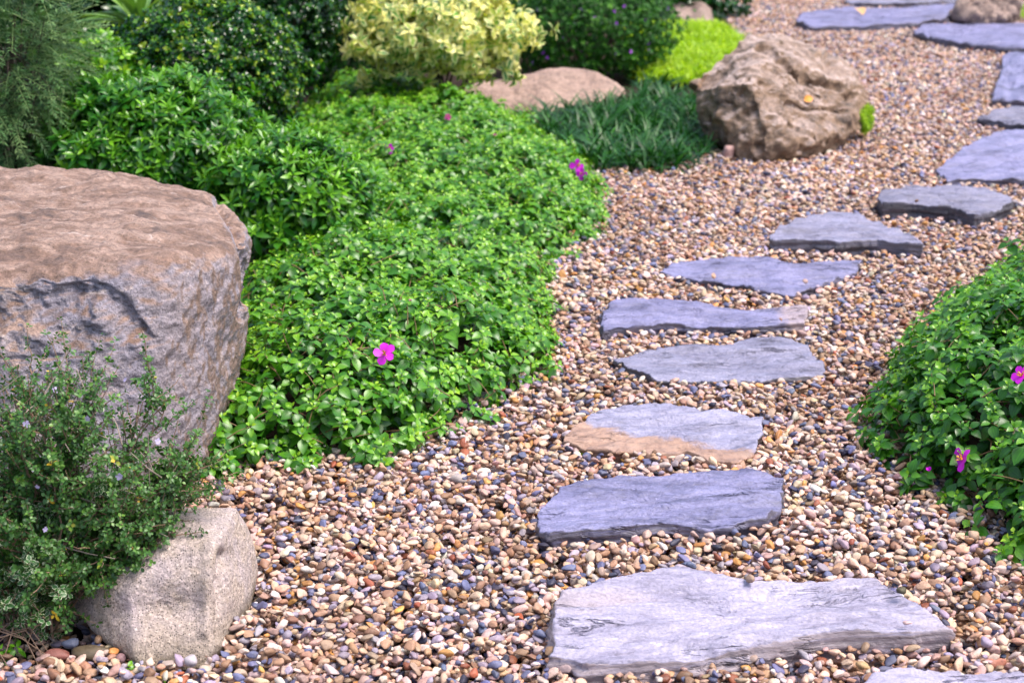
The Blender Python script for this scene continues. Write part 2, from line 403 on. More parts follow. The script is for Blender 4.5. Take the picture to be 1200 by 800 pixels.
# ================================================================== STEPPING STONES
SLABS = [
 # name-free data: outline px, top height, thickness, material key, label, grain
 dict(o=[(643,763),(651,705),(660,693),(704,684),(752,676),(800,667),(834,672),(860,677),(894,679),(942,678),(999,677),(1036,685),(1070,699),(1096,717),(1119,734),(1060,739),(989,741),(918,747),(878,752),(834,760),(800,763),(754,766),(707,770),(690,772),(670,764)],
      z=.052, lean=.018, m='pale', rot=.12, label='largest pale lavender slate slab nearest the viewer, with a long chipped front edge'),
 dict(o=[(1002,806),(1023,791),(1036,786),(1075,784),(1124,781),(1128,785),(1200,785),(1290,788),(1330,830),(1250,870),(1120,880),(1010,850)],
      z=.040, m='pale', rot=-.05, label='pale slate slab cut off by the bottom right corner, in front of the largest slab'),
 dict(o=[(630,622),(633,606),(636,590),(657,570),(690,563),(721,557),(771,552),(800,550),(851,548),(874,549),(918,555),(915,574),(919,590),(901,609),(861,613),(830,614),(781,611),(737,616),(704,619),(663,622),(643,627)],
      z=.043, m='blue', rot=.1, label='blue grey rectangular slate slab with rippled top, second from the largest slab'),
 dict(o=[(661,517),(665,504),(690,488),(704,479),(730,471),(754,467),(800,472),(844,479),(870,484),(895,491),(893,512),(885,528),(862,540),(843,536),(800,528),(740,526),(687,523)],
      z=.030, m='tan', rot=.3, label='lavender slate slab with a rusty tan front corner'),
 dict(o=[(720,423),(745,416),(771,410),(800,405),(844,403),(867,397),(908,394),(942,400),(955,415),(967,438),(942,441),(905,442),(867,445),(800,445),(771,445),(748,439),(731,430)],
      z=.026, m='grey', rot=.05, label='smooth grey slate slab with a wavy back edge, behind the tan cornered slab'),
 dict(o=[(705,385),(706,368),(714,354),(737,350),(800,352),(851,356),(878,358),(901,357),(948,357),(946,368),(942,378),(891,381),(840,380),(800,376),(771,376),(735,380)],
      z=.046, m='blue', rot=.0, label='straight sided slate slab with a dark front face and one tan right end'),
 dict(o=[(771,317),(790,306),(830,300),(900,301),(925,306),(975,303),(1009,302),(1003,318),(975,327),(950,336),(930,343),(890,339),(860,333),(820,326),(790,321)],
      z=.034, m='blue', rot=.06, label='bluish slate slab with a pointed right end and curved front edge'),
 dict(o=[(902,275),(915,265),(950,253),(975,246),(1000,246),(1020,255),(1045,266),(1080,279),(1083,286),(1065,285),(1030,280),(985,281),(950,279),(905,279)],
      z=.064, m='grey', rot=.05, label='triangular topped slate slab with a thick dark front edge, mid path'),
 dict(o=[(1028,230),(1043,219),(1063,216),(1104,217),(1154,220),(1187,228),(1186,238),(1158,246),(1141,249),(1117,243),(1070,240),(1036,240)],
      z=.066, m='dark', rot=.05, label='small dark slate slab with stepped layers on its front, beside the right plant'),
 dict(o=[(1097,196),(1115,184),(1134,169),(1155,160),(1175,153),(1215,151),(1290,158),(1300,195),(1260,214),(1200,211),(1164,209),(1110,210),(1103,203)],
      z=.040, m='blue', rot=.5, label='wide blue slate slab with a slanted left edge at the right frame edge'),
 dict(o=[(1144,138),(1165,129),(1200,126),(1260,127),(1275,145),(1220,149),(1185,145),(1160,140)],
      z=.050, m='dark', rot=.0, label='narrow slate slab half hidden at the right frame edge, behind the slanted edged slab'),
 dict(o=[(1163,114),(1167,100),(1175,78),(1175,62),(1200,59),(1270,60),(1290,90),(1280,118),(1200,117)],
      z=.060, m='blue', rot=1.2, label='slate slab turned lengthwise along the path at the right frame edge'),
 dict(o=[(1070,36),(1083,28),(1140,26),(1200,27),(1270,30),(1280,50),(1210,56),(1137,51),(1094,44)],
      z=.060, m='blue', rot=.0, label='large flat slate slab near the top right corner, right of the far slab'),
 dict(o=[(933,24),(942,15),(989,8),(1050,9),(1122,6),(1126,16),(1075,26),(1016,29),(950,30)],
      z=.060, m='blue', rot=.0, label='large far slate slab carrying a fallen tan leaf'),
 dict(o=[(990,1),(1030,-4),(1120,-6),(1125,0),(1075,4),(1010,4)],
      z=.050, m='grey', rot=.0, label='farthest slate slab, a sliver at the top edge of the view'),
]
SLATE = {
 'pale': slate_material('pale_slate', (0.345, 0.32, 0.425), (0.265, 0.245, 0.335), (0.145, 0.13, 0.19), .12, (0.34, 0.275, 0.275), .55, .35, (0.30, 0.25, 0.27)),
 'blue': slate_material('blue_slate', (0.205, 0.20, 0.345), (0.145, 0.143, 0.255), (0.065, 0.064, 0.12), .08, None, 0, .3, (0.12, 0.11, 0.145)),
 'tan': slate_material('tan_slate', (0.285, 0.275, 0.39), (0.21, 0.205, 0.30), (0.115, 0.11, 0.165), .3, None, 0, .35, (0.13, 0.095, 0.085)),
 'grey': slate_material('grey_slate', (0.235, 0.23, 0.33), (0.175, 0.17, 0.25), (0.08, 0.078, 0.12), .05, None, 0, .3, (0.12, 0.11, 0.13)),
 'dark': slate_material('dark_slate', (0.205, 0.20, 0.285), (0.14, 0.137, 0.20), (0.06, 0.058, 0.09), .05, None, 0, .25, (0.07, 0.065, 0.08)),
}
def add_tan_patch(mat, px0, px1, px2, z):
    """rusty band on the front corner of the slab, in world coordinates of the slab"""
    nt = mat.node_tree
    return nt
def slab(d, i):
    poly = world_poly(d['o'], d['z'])
    c = poly.mean(0)
    # resample and roughen the outline
    seg = np.roll(poly, -1, 0) - poly; ln = np.linalg.norm(seg, axis=1); cum = np.concatenate([[0], np.cumsum(ln)])
    n = 360; s = np.linspace(0, cum[-1], n, endpoint=False)
    k = np.searchsorted(cum, s, 'right') - 1
    O = poly[k] + seg[k] * ((s - cum[k]) / ln[k])[:, None]
    Od = O - c
    jag = fbm(np.column_stack([O * 16, np.zeros(n)]), 1, 6, i * 3.1) * 0.010
    Od = Od * (1 + (jag / np.maximum(np.linalg.norm(Od, axis=1), 0.05)))[:, None]
    T = d.get('t', d['z'] + 0.03)
    rings, side = [], []
    fr = np.concatenate([np.linspace(0.02, 0.9, 34), [0.935, 0.965, 0.985, 0.996]])
    for f in fr:
        xy = c + Od * f; P = np.column_stack([xy, np.zeros(n)])
        ca, sa = math.cos(d['rot']), math.sin(d['rot'])
        Q = np.column_stack([(P[:, 0] * ca + P[:, 1] * sa) * 1.6, (-P[:, 0] * sa + P[:, 1] * ca) * 6.5, np.full(n, i * 2.7)])
        a = fbm(Q, 2.2, 5, i * 1.3)
        st = np.floor(a * 6) / 6; frac = a * 6 - np.floor(a * 6)
        st = st + np.clip((frac - 0.88) / 0.12, 0, 1) / 6
        b = fbm(Q, 6.0, 4, i * 5.3)
        z = d['z'] + 0.015 * st + 0.0030 * b + 0.003 * a
        z -= 0.0035 * max(0, (f - 0.97) / 0.03) ** 2 * (0.6 + 0.8 * np.clip(fbm(P, 18, 3, i), -0.5, 1))
        rings.append(np.column_stack([xy, z])); side.append(np.zeros(n) + (0.3 if f > 0.99 else 0))
    top_edge = rings[-1].copy()
    arc = s * 1.0
    for q in np.linspace(0.05, 1.0, 16):
        Zq = top_edge[:, 2] - T * q
        P = np.column_stack([top_edge[:, :2] * 5, Zq * 90])
        led = fbm(P, 1, 4, i * 7.7)
        led = np.round(led * 3) / 3 * 0.5 + led * 0.5
        offs = 0.014 * led * min(1, q * 4) + d.get('lean', 0.0) * q - 0.030 * q ** 3
        dirn = Od / np.linalg.norm(Od, axis=1, keepdims=True)
        rings.append(np.column_stack([c + Od + dirn * offs[:, None], Zq])); side.append(np.ones(n))
    V = np.concatenate(rings + [np.array([[c[0], c[1], rings[0][:, 2].mean()]])]); sd_ = np.concatenate(side + [np.zeros(1)])
    m = len(rings); F = []
    for r in range(m - 1):
        a = np.arange(n); b = (a + 1) % n
        F.append(np.column_stack([r * n + a, r * n + b, (r + 1) * n + b, (r + 1) * n + a])[:, ::-1])
    # centre fan as quads pairs
    ci = len(V) - 1
    a = np.arange(0, n, 2)
    F.append(np.column_stack([np.full(len(a), ci), a, (a + 1) % n, (a + 2) % n]))
    F = np.concatenate(F)
    mat = SLATE[d['m']]
    o = mesh_obj('stepping_stone', V, F, mat, attrs={'side': sd_}, loc=(c[0], c[1], 0))
    bm = bmesh.new(); bm.from_mesh(o.data); bmesh.ops.recalc_face_normals(bm, faces=bm.faces); bm.to_mesh(o.data); bm.free()
    tag(o, d['label'], 'stepping stone', 'slate stepping stones along the gravel path')
    d['world'] = c + Od * 1.0
    return o
slab_objs = [slab(d, i + 1) for i, d in enumerate(SLABS)]

def tan_patch(mat, obj, p0, p1, width, ncol, seed, amt=0.9):
    """mix a rusty colour on one side of the line p0-p1 (object space)"""
    t = mat.node_tree; m = M.__new__(M); m.m = mat; m.t = t
    bs = [n for n in t.nodes if n.type == 'BSDF_PRINCIPLED'][0]
    old = bs.inputs['Base Color'].links[0].from_socket
    v = m.obj(); s = m.sep(v)
    dx, dy = p1[0] - p0[0], p1[1] - p0[1]; L = math.hypot(dx, dy); nx, ny = dy / L, -dx / L
    d = m.math('ADD', m.math('MULTIPLY', m.math('SUBTRACT', s[0], float(p0[0])), nx), m.math('MULTIPLY', m.math('SUBTRACT', s[1], float(p0[1])), ny))
    nz = m.noise(v, 9, 5, 0.65)
    d = m.math('ADD', d, m.math('MULTIPLY', m.math('SUBTRACT', nz, 0.5), width * 3.0))
    d = m.math('ADD', d, m.math('MULTIPLY', m.math('SUBTRACT', m.noise(v, 45, 6, 0.75), 0.5), 0.07))
    k = m.n('ShaderNodeMapRange'); m.l(d, k.inputs[0]); k.inputs[1].default_value = -0.012; k.inputs[2].default_value = 0.016
    n2 = m.noise(v, 40, 5, 0.7)
    tc = m.ramp(n2, [(0.3, tuple(x * 0.6 for x in ncol)), (0.55, ncol), (0.75, tuple(min(1, x * 1.35) for x in ncol))])
    m.l(m.mix(m.math('MULTIPLY', k.outputs[0], amt), old, tc), bs.inputs['Base Color'])
def loc_of(o, px, py, z): return (at(px, py, z) - np.array(o.location))[:2]
tan_patch(SLATE['tan'], slab_objs[3], loc_of(slab_objs[3], 672, 494, .034), loc_of(slab_objs[3], 890, 528, .034), 0.03, (0.34, 0.205, 0.135), 1, 0.88)
m6 = SLATE['blue'].copy(); m6.name = 'blue_tan_slate'; slab_objs[5].data.materials[0] = m6
tan_patch(m6, slab_objs[5], loc_of(slab_objs[5], 925, 385, .042), loc_of(slab_objs[5], 905, 350, .042), 0.02, (0.46, 0.35, 0.32), 2, 0.55)

# ================================================================== BOULDERS
def hull_planes(P):
    bm = bmesh.new()
    for p in P: bm.verts.new(p)
    r = bmesh.ops.convex_hull(bm, input=bm.verts)
    bmesh.ops.recalc_face_normals(bm, faces=bm.faces)
    pl = []
    for f in bm.faces:
        f.normal_update(); n = np.array(f.normal); d = float(n @ np.array(f.verts[0].co))
        if d < 0: n, d = -n, -d
        for q in pl:
            if q[0] @ n > 0.995: break
        else: pl.append((n, max(d, 0.005)))
    bm.free()
    return np.array([q[0] for q in pl]), np.array([q[1] for q in pl])
def boulder_mesh(P, p=16, sub=6, grow=1.0):
    P = np.array(P); c = (P.max(0) + P.min(0)) / 2; half = (P.max(0) - P.min(0)) / 2
    N, D = hull_planes(P - c)
    bm = bmesh.new(); bmesh.ops.create_icosphere(bm, subdivisions=sub, radius=1)
    bm.verts.ensure_lookup_table()
    U = np.array([v.co[:] for v in bm.verts]); F = np.array([[v.index for v in f.verts] for f in bm.faces]); bm.free()
    U = norm(U * half)
    acc = (np.maximum(U @ N.T, 0) / D) ** p
    r = acc.sum(1) ** (-1 / p)
    return c + U * r[:, None] * grow, F, c
def vert_normals(V, F):
    fn = np.cross(V[F[:, 1]] - V[F[:, 0]], V[F[:, 2]] - V[F[:, 0]])
    n = np.zeros_like(V)
    for k in range(3): np.add.at(n, F[:, k], fn)
    return norm(n)
HULLS = []
def boulder(name, label, pts, extra, mat, disp, p=16, sub=6, grow=1.02, cat='boulder', group=None, post=None):
    P = [atY(*q) for q in pts] + [np.array(e, float) for e in extra]
    V, F, c = boulder_mesh(P, p, sub, grow)
    n = vert_normals(V, F)
    for sc, oc, amp, sd_ in disp:
        V = V + n * (amp * fbm(V, sc, oc, sd_))[:, None]
    if post: V = post(V, vert_normals(V, F), c)
    o = mesh_obj(name, V, F, mat, loc=(c[0], c[1], 0))
    tag(o, label, cat, group)
    low = V[V[:, 2] < 0.03][:, :2]
    HULLS.append(low)
    return o, V, F, c

MAT_BIG = granite_material('large_boulder_granite', (0.30, 0.275, 0.325), (0.16, 0.14, 0.165), (0.32, 0.27, 0.28),
    top=((0.21, 0.13, 0.095), (0.36, 0.25, 0.20), (0.09, 0.065, 0.06)), speck=0.4, rim=(0.20, 0.12, 0.075), lichen=((0.52, 0.43, 0.39), 0.65), scale=1.0,
    foot=((0.16, 0.085, 0.045), 0.10, 0.20, 0.8))
MAT_SMALL = granite_material('pale_granite', (0.52, 0.43, 0.41), (0.46, 0.38, 0.40), (0.50, 0.40, 0.32), speck=0.9, scale=1.6, grain=0.2,
    foot=((0.20, 0.16, 0.09), 0.05, 0.10, 0.75))
MAT_POROUS = granite_material('porous_rock', (0.21, 0.135, 0.085), (0.06, 0.052, 0.05), (0.30, 0.20, 0.13), speck=0.3, scale=0.7,
    lichen=((0.46, 0.38, 0.35), 0.8), foot=((0.07, 0.04, 0.025), 0.12, 0.25, 0.8), top=((0.26, 0.18, 0.135), (0.44, 0.34, 0.30), (0.09, 0.07, 0.06)))
MAT_PINKROCK = granite_material('pinkish_rock', (0.32, 0.215, 0.17), (0.20, 0.135, 0.105), (0.38, 0.265, 0.21), speck=0.3, scale=0.7)
MAT_BROWNROCK = granite_material('brown_rock', (0.24, 0.17, 0.14), (0.09, 0.06, 0.05), (0.34, 0.25, 0.21), speck=0.3, scale=0.7)

def polyline_dist(P, L):
    best = np.full(len(P), 1e9); L = np.array(L, float)
    for a, b in zip(L[:-1], L[1:]):
        ab = b - a; t = np.clip(((P - a) @ ab) / (ab @ ab), 0, 1); best = np.minimum(best, np.linalg.norm(P - (a + t[:, None] * ab), axis=1))
    return best
def carve_big(V, n, c):
    px, py = to_px(V[:, 0], V[:, 1], V[:, 2]); P = np.column_stack([px, py])
    front = V[:, 1] < 3.9
    # hollow broken out of the front face, left of the bright corner: deep under the top edge, running out downwards
    wob = 13 * fbm(np.column_stack([px / 30, py / 30, np.zeros(len(px))]), 1, 3, 4.0) + 8 * fbm(np.column_stack([px / 9, py / 9, np.zeros(len(px))]), 1, 3, 1.0)
    ytop = np.interp(px, [-300, 0, 60, 110, 150, 175, 190], [345, 338, 331, 322, 345, 372, 398]) + wob * 0.5
    xr = np.interp(py, [318, 345, 372, 398, 415], [112, 150, 172, 187, 175]) + wob * 0.6
    t = (py - ytop) / (412 - ytop + 1e-6)
    inside = np.clip((py - ytop) / 22, 0, 1) * np.clip((xr - px) / 12, 0, 1) * (t < 1) * front
    depth = 0.034 * inside * np.clip(1 - t, 0, 1)
    r1 = fbm(V * [1, 1, 0.6], 18, 5, 9.1); r2 = fbm(V, 45, 3, 2.1)
    depth = depth + inside * (0.022 * r1 + 0.008 * r2) * np.clip((1 - t) * 4, 0, 1)
    V = V + np.array([0.1, 1.0, 0.1])[None] * depth[:, None]
    # groove down the right shoulder and a crack under the hollow
    g_ = np.exp(-(polyline_dist(P, [(255, 238), (276, 268), (287, 300), (290, 340), (283, 372)]) / 4.0) ** 2) * (py < 380)
    g2 = np.exp(-(polyline_dist(P, [(-60, 425), (60, 418), (150, 411), (188, 402)]) / 2.5) ** 2) * front
    V = V - n * (0.018 * g_ + 0.003 * g2)[:, None]
    return V
boulder('boulder', 'large flat topped brown and grey granite boulder behind the twiggy bush',
    [(-190, 335, 3.42), (0, 333, 3.42), (110, 322, 3.44), (190, 306, 3.5), (255, 305, 3.6), (300, 285, 3.85), (298, 262, 4.08), (258, 232, 4.36), (180, 206, 4.5), (90, 194, 4.55), (0, 197, 4.55), (-200, 200, 4.5),
     (302, 330, 3.85), (299, 385, 3.82), (284, 440, 3.75), (262, 500, 3.70), (246, 560, 3.64), (228, 588, 3.52),
     (200, 380, 3.44), (150, 480, 3.40), (200, 560, 3.42), (100, 640, 3.30), (-200, 640, 3.35)],
    [(-1.4, 4.3, -0.03), (-0.75, 4.35, -0.03), (-1.0, 3.5, -0.05)], MAT_BIG,
    [(2.2, 4, 0.018, 1.0), (7, 5, 0.012, 2.0), (15, 5, 0.0045, 6.0), (36, 4, 0.0045, 3.0)], p=16, sub=8, grow=1.055, post=carve_big)
def small_post(V, n, c):
    px, py = to_px(V[:, 0], V[:, 1], V[:, 2]); P = np.column_stack([px, py])
    a = np.exp(-(((px - 200) / 48) ** 2 + ((py - 715) / 22) ** 2))
    b_ = np.exp(-(polyline_dist(P, [(262, 650), (256, 690), (253, 742)]) / 7) ** 2)
    d_ = np.exp(-(polyline_dist(P, [(105, 668), (150, 640), (185, 622)]) / 5) ** 2)
    e_ = np.exp(-(polyline_dist(P, [(247, 640), (244, 690), (243, 738)]) / 9) ** 2)
    return V - n * (0.022 * a + 0.022 * b_ + 0.014 * d_ - 0.010 * e_)[:, None]
boulder('boulder', 'small pale cream speckled boulder on the gravel in front of the large one',
    [(172, 788, 2.72), (245, 783, 2.73), (258, 766, 2.77), (142, 766, 2.77), (80, 694, 2.92), (86, 718, 2.86), (118, 744, 2.80), (98, 648, 2.97), (150, 618, 2.97), (208, 593, 3.0), (276, 596, 3.02),
     (290, 620, 3.04), (294, 680, 3.02), (280, 740, 2.90), (252, 640, 2.84), (257, 742, 2.755), (150, 692, 2.78), (195, 640, 2.84)],
    [(-0.62, 3.05, 0.0), (-0.50, 3.06, 0.0), (-0.55, 2.78, -0.03)], MAT_SMALL,
    [(5, 3, 0.007, 4.0), (14, 4, 0.003, 5.0), (60, 3, 0.0010, 6.0)], p=60, sub=7, grow=1.005, post=small_post)
def pores(V, n, c):
    out = V.copy()
    for i, v in enumerate(V):
        q = Vector(v)
        rg = mnoise.ridged_multi_fractal(q * 3.6 + Vector((2, 5, 1)), 0.9, 2.2, 5, 0.9, 2.0) - 1.1
        d, _ = mnoise.voronoi(q * 17.0 + Vector((3, 3, 3)))
        gate = max(0.0, min(1.0, mnoise.noise(q * 3.5 + Vector((7, 7, 7))) * 3 + 0.4))
        pit = max(0.0, 0.42 - d[0]) / 0.42
        out[i] += n[i] * (0.030 * rg - 0.028 * pit * gate)
    # open hollow near the right end and a long crevice falling across the upper face
    px, py = to_px(V[:, 0], V[:, 1], V[:, 2]); P = np.column_stack([px, py])
    front = V[:, 1] < 7.5
    out -= n * (0.06 * np.exp(-(((px - 998) / 6) ** 2 + ((py - 112) / 6) ** 2)) * front)[:, None]
    out -= n * (0.030 * np.exp(-(polyline_dist(P, [(888, 55), (908, 62), (922, 76), (940, 92), (985, 104)]) / 3.5) ** 2))[:, None]
    out -= n * (0.022 * np.exp(-(polyline_dist(P, [(925, 122), (950, 126), (985, 130)]) / 3.0) ** 2) * front)[:, None]
    return out
bp, Vp, Fp, cp = boulder('boulder', 'pitted brown porous boulder with an orange leaf on it at the path edge',
    [(872, 197, 6.97), (940, 192, 7.05), (846, 178, 7.12), (990, 172, 7.28), (824, 164, 7.25), (806, 102, 7.38), (811, 134, 7.3), (834, 76, 7.5), (872, 66, 7.5), (880, 44, 7.65), (926, 39, 7.7), (966, 58, 7.65),
     (1004, 86, 7.65), (1023, 116, 7.55), (1018, 150, 7.42), (882, 96, 7.10), (900, 168, 6.95), (955, 165, 7.06), (838, 104, 7.2)],
    [(1.5, 7.7, 0.0), (0.95, 7.7, 0.0), (1.2, 7.1, -0.05)], MAT_POROUS,
    [(3.0, 3, 0.030, 7.0), (9, 5, 0.018, 8.0)], p=60, sub=7, post=pores)
boulder('boulder', 'low pinkish flat boulder half hidden under the yellow variegated shrub',
    [(570, 130, 8.13), (636, 133, 8.08), (738, 112, 8.3), (716, 91, 8.4), (680, 76, 8.5), (636, 78, 8.5), (562, 95, 8.4), (530, 115, 8.2)],
    [(-0.3, 8.6, 0), (0.5, 8.65, 0), (0.1, 8.2, -0.05)], MAT_PINKROCK, [(3, 4, 0.025, 9.0), (12, 4, 0.008, 1.5)], p=14, sub=6)
boulder('boulder', 'small grey brown rock at the far end of the bright lawn, top edge',
    [(792, 28, 11.2), (834, 30, 11.2), (826, 8, 11.4), (806, -4, 11.5), (785, 5, 11.4)], [(1.1, 11.7, 0), (1.4, 11.7, 0), (1.2, 11.2, -.05)], MAT_BROWNROCK, [(4, 4, 0.03, 9.5), (14, 4, 0.01, 1.7)], p=12, sub=5)
def hollow(V, n, c):
    q = atY(1140, 6, 11.0)
    d = np.linalg.norm((V - q) / np.array([0.04, 0.14, 0.025]), axis=1)
    return V + np.array([0, 1.0, 0]) * (0.06 * np.clip(1 - d, 0, 1))[:, None]
boulder('boulder', 'brown knobbly rock with a dark hole in its side at the top right corner',
    [(1130, 12, 11.0), (1155, 17, 10.95), (1182, 15, 11.1), (1190, 2, 11.2), (1165, -16, 11.3), (1134, -12, 11.2)], [(2.9, 11.5, 0), (3.2, 11.5, 0), (3.0, 10.95, -.05)], MAT_BROWNROCK, [(4, 4, 0.09, 2.5), (12, 4, 0.03, 3.7)], p=16, sub=6, post=hollow)

# ================================================================== GROUND COVER MOUNDS (shapes needed before the gravel)
class Mound:
    def __init__(s, pts, H, wd, seed, noise_amp=0.055):
        s.poly = world_poly(pts); s.H, s.w, s.seed, s.na = H, wd, seed, noise_amp
    def h(s, P):
        d = sdist(P, s.poly)
        q = np.clip(d / s.w, 0, 1)
        base = s.H * np.sqrt(np.clip(1 - (1 - q) ** 2, 0, 1))
        n = fbm(np.column_stack([P, np.zeros(len(P))]), 4.0, 3, s.seed)
        return np.where(d > 0, base + n * s.na * np.minimum(1, q * 2), -1.0)
    def sample(s, dens):
        lo, hi = s.poly.min(0), s.poly.max(0); A = np.prod(hi - lo)
        P = rng.uniform(lo, hi, (int(A * dens * 3), 2))
        P = P[sdist(P, s.poly) > 0.004]
        e = 0.01
        h0 = s.h(P); hx = s.h(P + [e, 0]); hy = s.h(P + [0, e])
        hx = np.where(hx < 0, 0, hx); hy = np.where(hy < 0, 0, hy)
        gx_, gy_ = (hx - h0) / e, (hy - h0) / e
        wgt = np.minimum(np.sqrt(1 + gx_ ** 2 + gy_ ** 2), 3)
        keep = rng.uniform(0, 3, len(P)) < wgt
        n = norm(np.column_stack([-gx_, -gy_, np.ones(len(P))]))
        return np.column_stack([P, h0])[keep], n[keep]
    def hit(s, px, py, lift=0.0):
        d = ray(px, py); o = np.array([0, 0, CAM_H])
        for t in np.arange(2.0, 13, 0.01):
            p = o + d * t
            hh = s.h(p[None, :2])[0]
            if hh > 0 and p[2] < hh + lift: return p
            if p[2] < 0: return p
        return p
MOUND_A = Mound([(215, 570), (262, 558), (330, 552), (400, 546), (452, 538), (500, 520), (545, 498), (594, 468), (630, 446), (640, 425), (637, 400), (630, 375), (640, 345), (636, 325), (600, 312), (520, 316), (430, 325), (350, 335), (290, 345), (250, 420), (235, 500)], 0.23, 0.42, 3.3)
MOUND_B = Mound([(560, 330), (620, 318), (664, 298), (696, 281), (706, 266), (694, 245), (697, 222), (686, 205), (668, 190), (640, 172), (600, 150), (560, 135), (500, 120), (430, 112), (385, 116), (345, 150), (305, 260), (300, 345), (470, 345)], 0.20, 0.55, 5.3)
MOUND_C = Mound([(1022, 500), (1032, 532), (1055, 564), (1080, 584), (1112, 596), (1152, 610), (1170, 640), (1204, 668), (1290, 690), (1450, 700), (1600, 560), (1560, 380), (1420, 322), (1290, 312), (1210, 330), (1144, 366), (1092, 408), (1046, 456)], 0.36, 0.60, 8.1)

# ================================================================== GRAVEL
def ico(sub):
    bm = bmesh.new(); bmesh.ops.create_icosphere(bm, subdivisions=sub, radius=1); bm.verts.ensure_lookup_table()
    V = np.array([v.co[:] for v in bm.verts]); F = np.array([[v.index for v in f.verts] for f in bm.faces]); bm.free(); return V, F
ICO3 = ico(3)
def pebble_shape(seed, angular):
    r_ = np.random.default_rng(seed); U, F = ICO3
    k = r_.integers(9, 15) if angular else r_.integers(14, 24)
    N = norm(r_.normal(size=(k, 3))); D = r_.uniform(0.72, 1.0, k)
    p = 26 if angular else 9
    r = (((np.maximum(U @ N.T, 0) / D) ** p).sum(1) + (0.78 if angular else 0.9) ** p) ** (-1 / p)
    V = U * r[:, None]
    V = V * (1 + 0.10 * fbm(U, 1.3, 2, seed * 1.7))[:, None]
    V /= np.abs(V).max(0)
    return V, F
protos = bpy.data.collections.new('pebble_shapes')
NP = 28
for k in range(NP):
    V, F = pebble_shape(100 + k, k % 7 < 5)
    o = mesh_obj('pebble_shape', V, F, MAT_PEBBLE); o.data.polygons.foreach_set('use_smooth', np.ones(len(F), bool)); COL.objects.unlink(o); protos.objects.link(o)
GRAVEL_PX = [(-160, 880), (-160, 800), (40, 782), (110, 775), (150, 765), (150, 700), (200, 600), (225, 545), (330, 520), (440, 510), (540, 470), (610, 430), (630, 400), (625, 330), (600, 300), (680, 270), (690, 210), (650, 190), (740, 178), (850, 172), (845, 90), (872, 60), (850, 25), (830, 20), (815, -14), (1330, -14), (1400, 200), (1400, 880)]
gp = world_poly(GRAVEL_PX)
SOILBED = world_poly([(-160, 800), (40, 782), (110, 775), (150, 765), (150, 700), (40, 690), (-160, 700)])
def gravel():
    lo, hi = gp.min(0), gp.max(0)
    res = 0.003
    nx, ny = int((hi[0] - lo[0]) / res) + 60, int((hi[1] - lo[1]) / res) + 60
    Hm = np.full((nx, ny), -0.030, np.float32)
    # block what stands in the gravel
    def block(poly, grow=0.0):
        a = np.floor((poly.min(0) - lo) / res).astype(int) - 2; b = np.ceil((poly.max(0) - lo) / res).astype(int) + 2
        a = np.maximum(a, 0); b = np.minimum(b, [nx, ny])
        if (b <= a).any(): return
        X, Y = np.meshgrid(np.arange(a[0], b[0]), np.arange(a[1], b[1]), indexing='ij')
        P = np.column_stack([X.ravel(), Y.ravel()]) * res + lo
        ins = sdist(P, poly) > grow
        sub = Hm[a[0]:b[0], a[1]:b[1]]; sub[ins.reshape(X.shape)] = 5.0
    for d in SLABS: block(d['world'], 0.010)
    from mathutils.geometry import convex_hull_2d
    for low in HULLS:
        if len(low) > 5:
            h = convex_hull_2d([tuple(p) for p in low]); block(low[h], 0.012)
    for mo in (MOUND_A, MOUND_B, MOUND_C): block(mo.poly, 0.10)
    area = 0.5 * abs(np.sum(gp[:, 0] * np.roll(gp[:, 1], -1) - gp[:, 1] * np.roll(gp[:, 0], -1)))
    N0 = int(area * 10500)
    P = []
    while sum(len(p) for p in P) < N0 * 2:
        q = rng.uniform(lo, hi, (200000, 2)); q = q[(sdist(q, gp) > 0) | ((sdist(q, SOILBED) > 0) & (rng.random(len(q)) < 0.22))]
        if not len(P): first = len(q)
        P.append(q)
    P = np.concatenate(P)[:N0 * 2]
    rng.shuffle(P)
    far = P[:, 1]
    cls = []                    # size classes: a, b, c half axes
    for k in range(14):
        g_ = 0.0072 * math.exp(rng.normal(0, 0.26)) if k < 12 else 0.0115
        g_ = min(max(g_, 0.0044), 0.0125)
        a, b, c = g_ * rng.uniform(1.12, 1.5), g_ * rng.uniform(0.82, 1.02), g_ * rng.uniform(0.5, 0.8)
        rr = math.sqrt(a * b) * 0.92; R = int(rr / res) + 1
        X, Y = np.mgrid[-R:R + 1, -R:R + 1]; q = 1 - (X * X + Y * Y) * res * res / (rr * rr)
        ker = np.where(q > 0, c * np.sqrt(np.maximum(q, 0)), -9.0).astype(np.float32)
        cls.append((a, b, c, R, ker))
    G = ((P - lo) / res).astype(int) + 0
    ck = rng.choice(14, N0, p=np.array([1.0] * 12 + [0.25, 0.25]) / 12.5)
    out = []
    for i in range(N0):
        a, b, c, R, ker = cls[ck[i]]
        best = None
        for j in (2 * i, 2 * i + 1):
            x, y = G[j]
            if x - R < 0 or y - R < 0 or x + R >= nx or y + R >= ny: continue
            sub = Hm[x - R:x + R + 1, y - R:y + R + 1]
            zc = float((sub + ker).max())
            if best is None or zc < best[0]: best = (zc, x, y, j)
        if best is None or best[0] > 0.030: continue
        zc, x, y, j = best
        zc -= 0.40 * c
        sub = Hm[x - R:x + R + 1, y - R:y + R + 1]
        np.maximum(sub, zc + ker, out=sub)
        out.append((P[j, 0], P[j, 1], zc, ck[i]))
    # a few pebbles kicked up onto the slabs
    for d in SLABS[:10]:
        for _ in range(rng.integers(0, 3)):
            k = rng.integers(len(d['world'])); cc = d['world'].mean(0); q = cc + (d['world'][k] - cc) * rng.uniform(0.86, 0.96); j = int(rng.integers(0, 12))
            out.append((q[0], q[1], d['z'] + 0.007 + cls[j][2] * 0.6, j))
    A = np.array(out)
    return A, cls
GA, CLS = gravel()
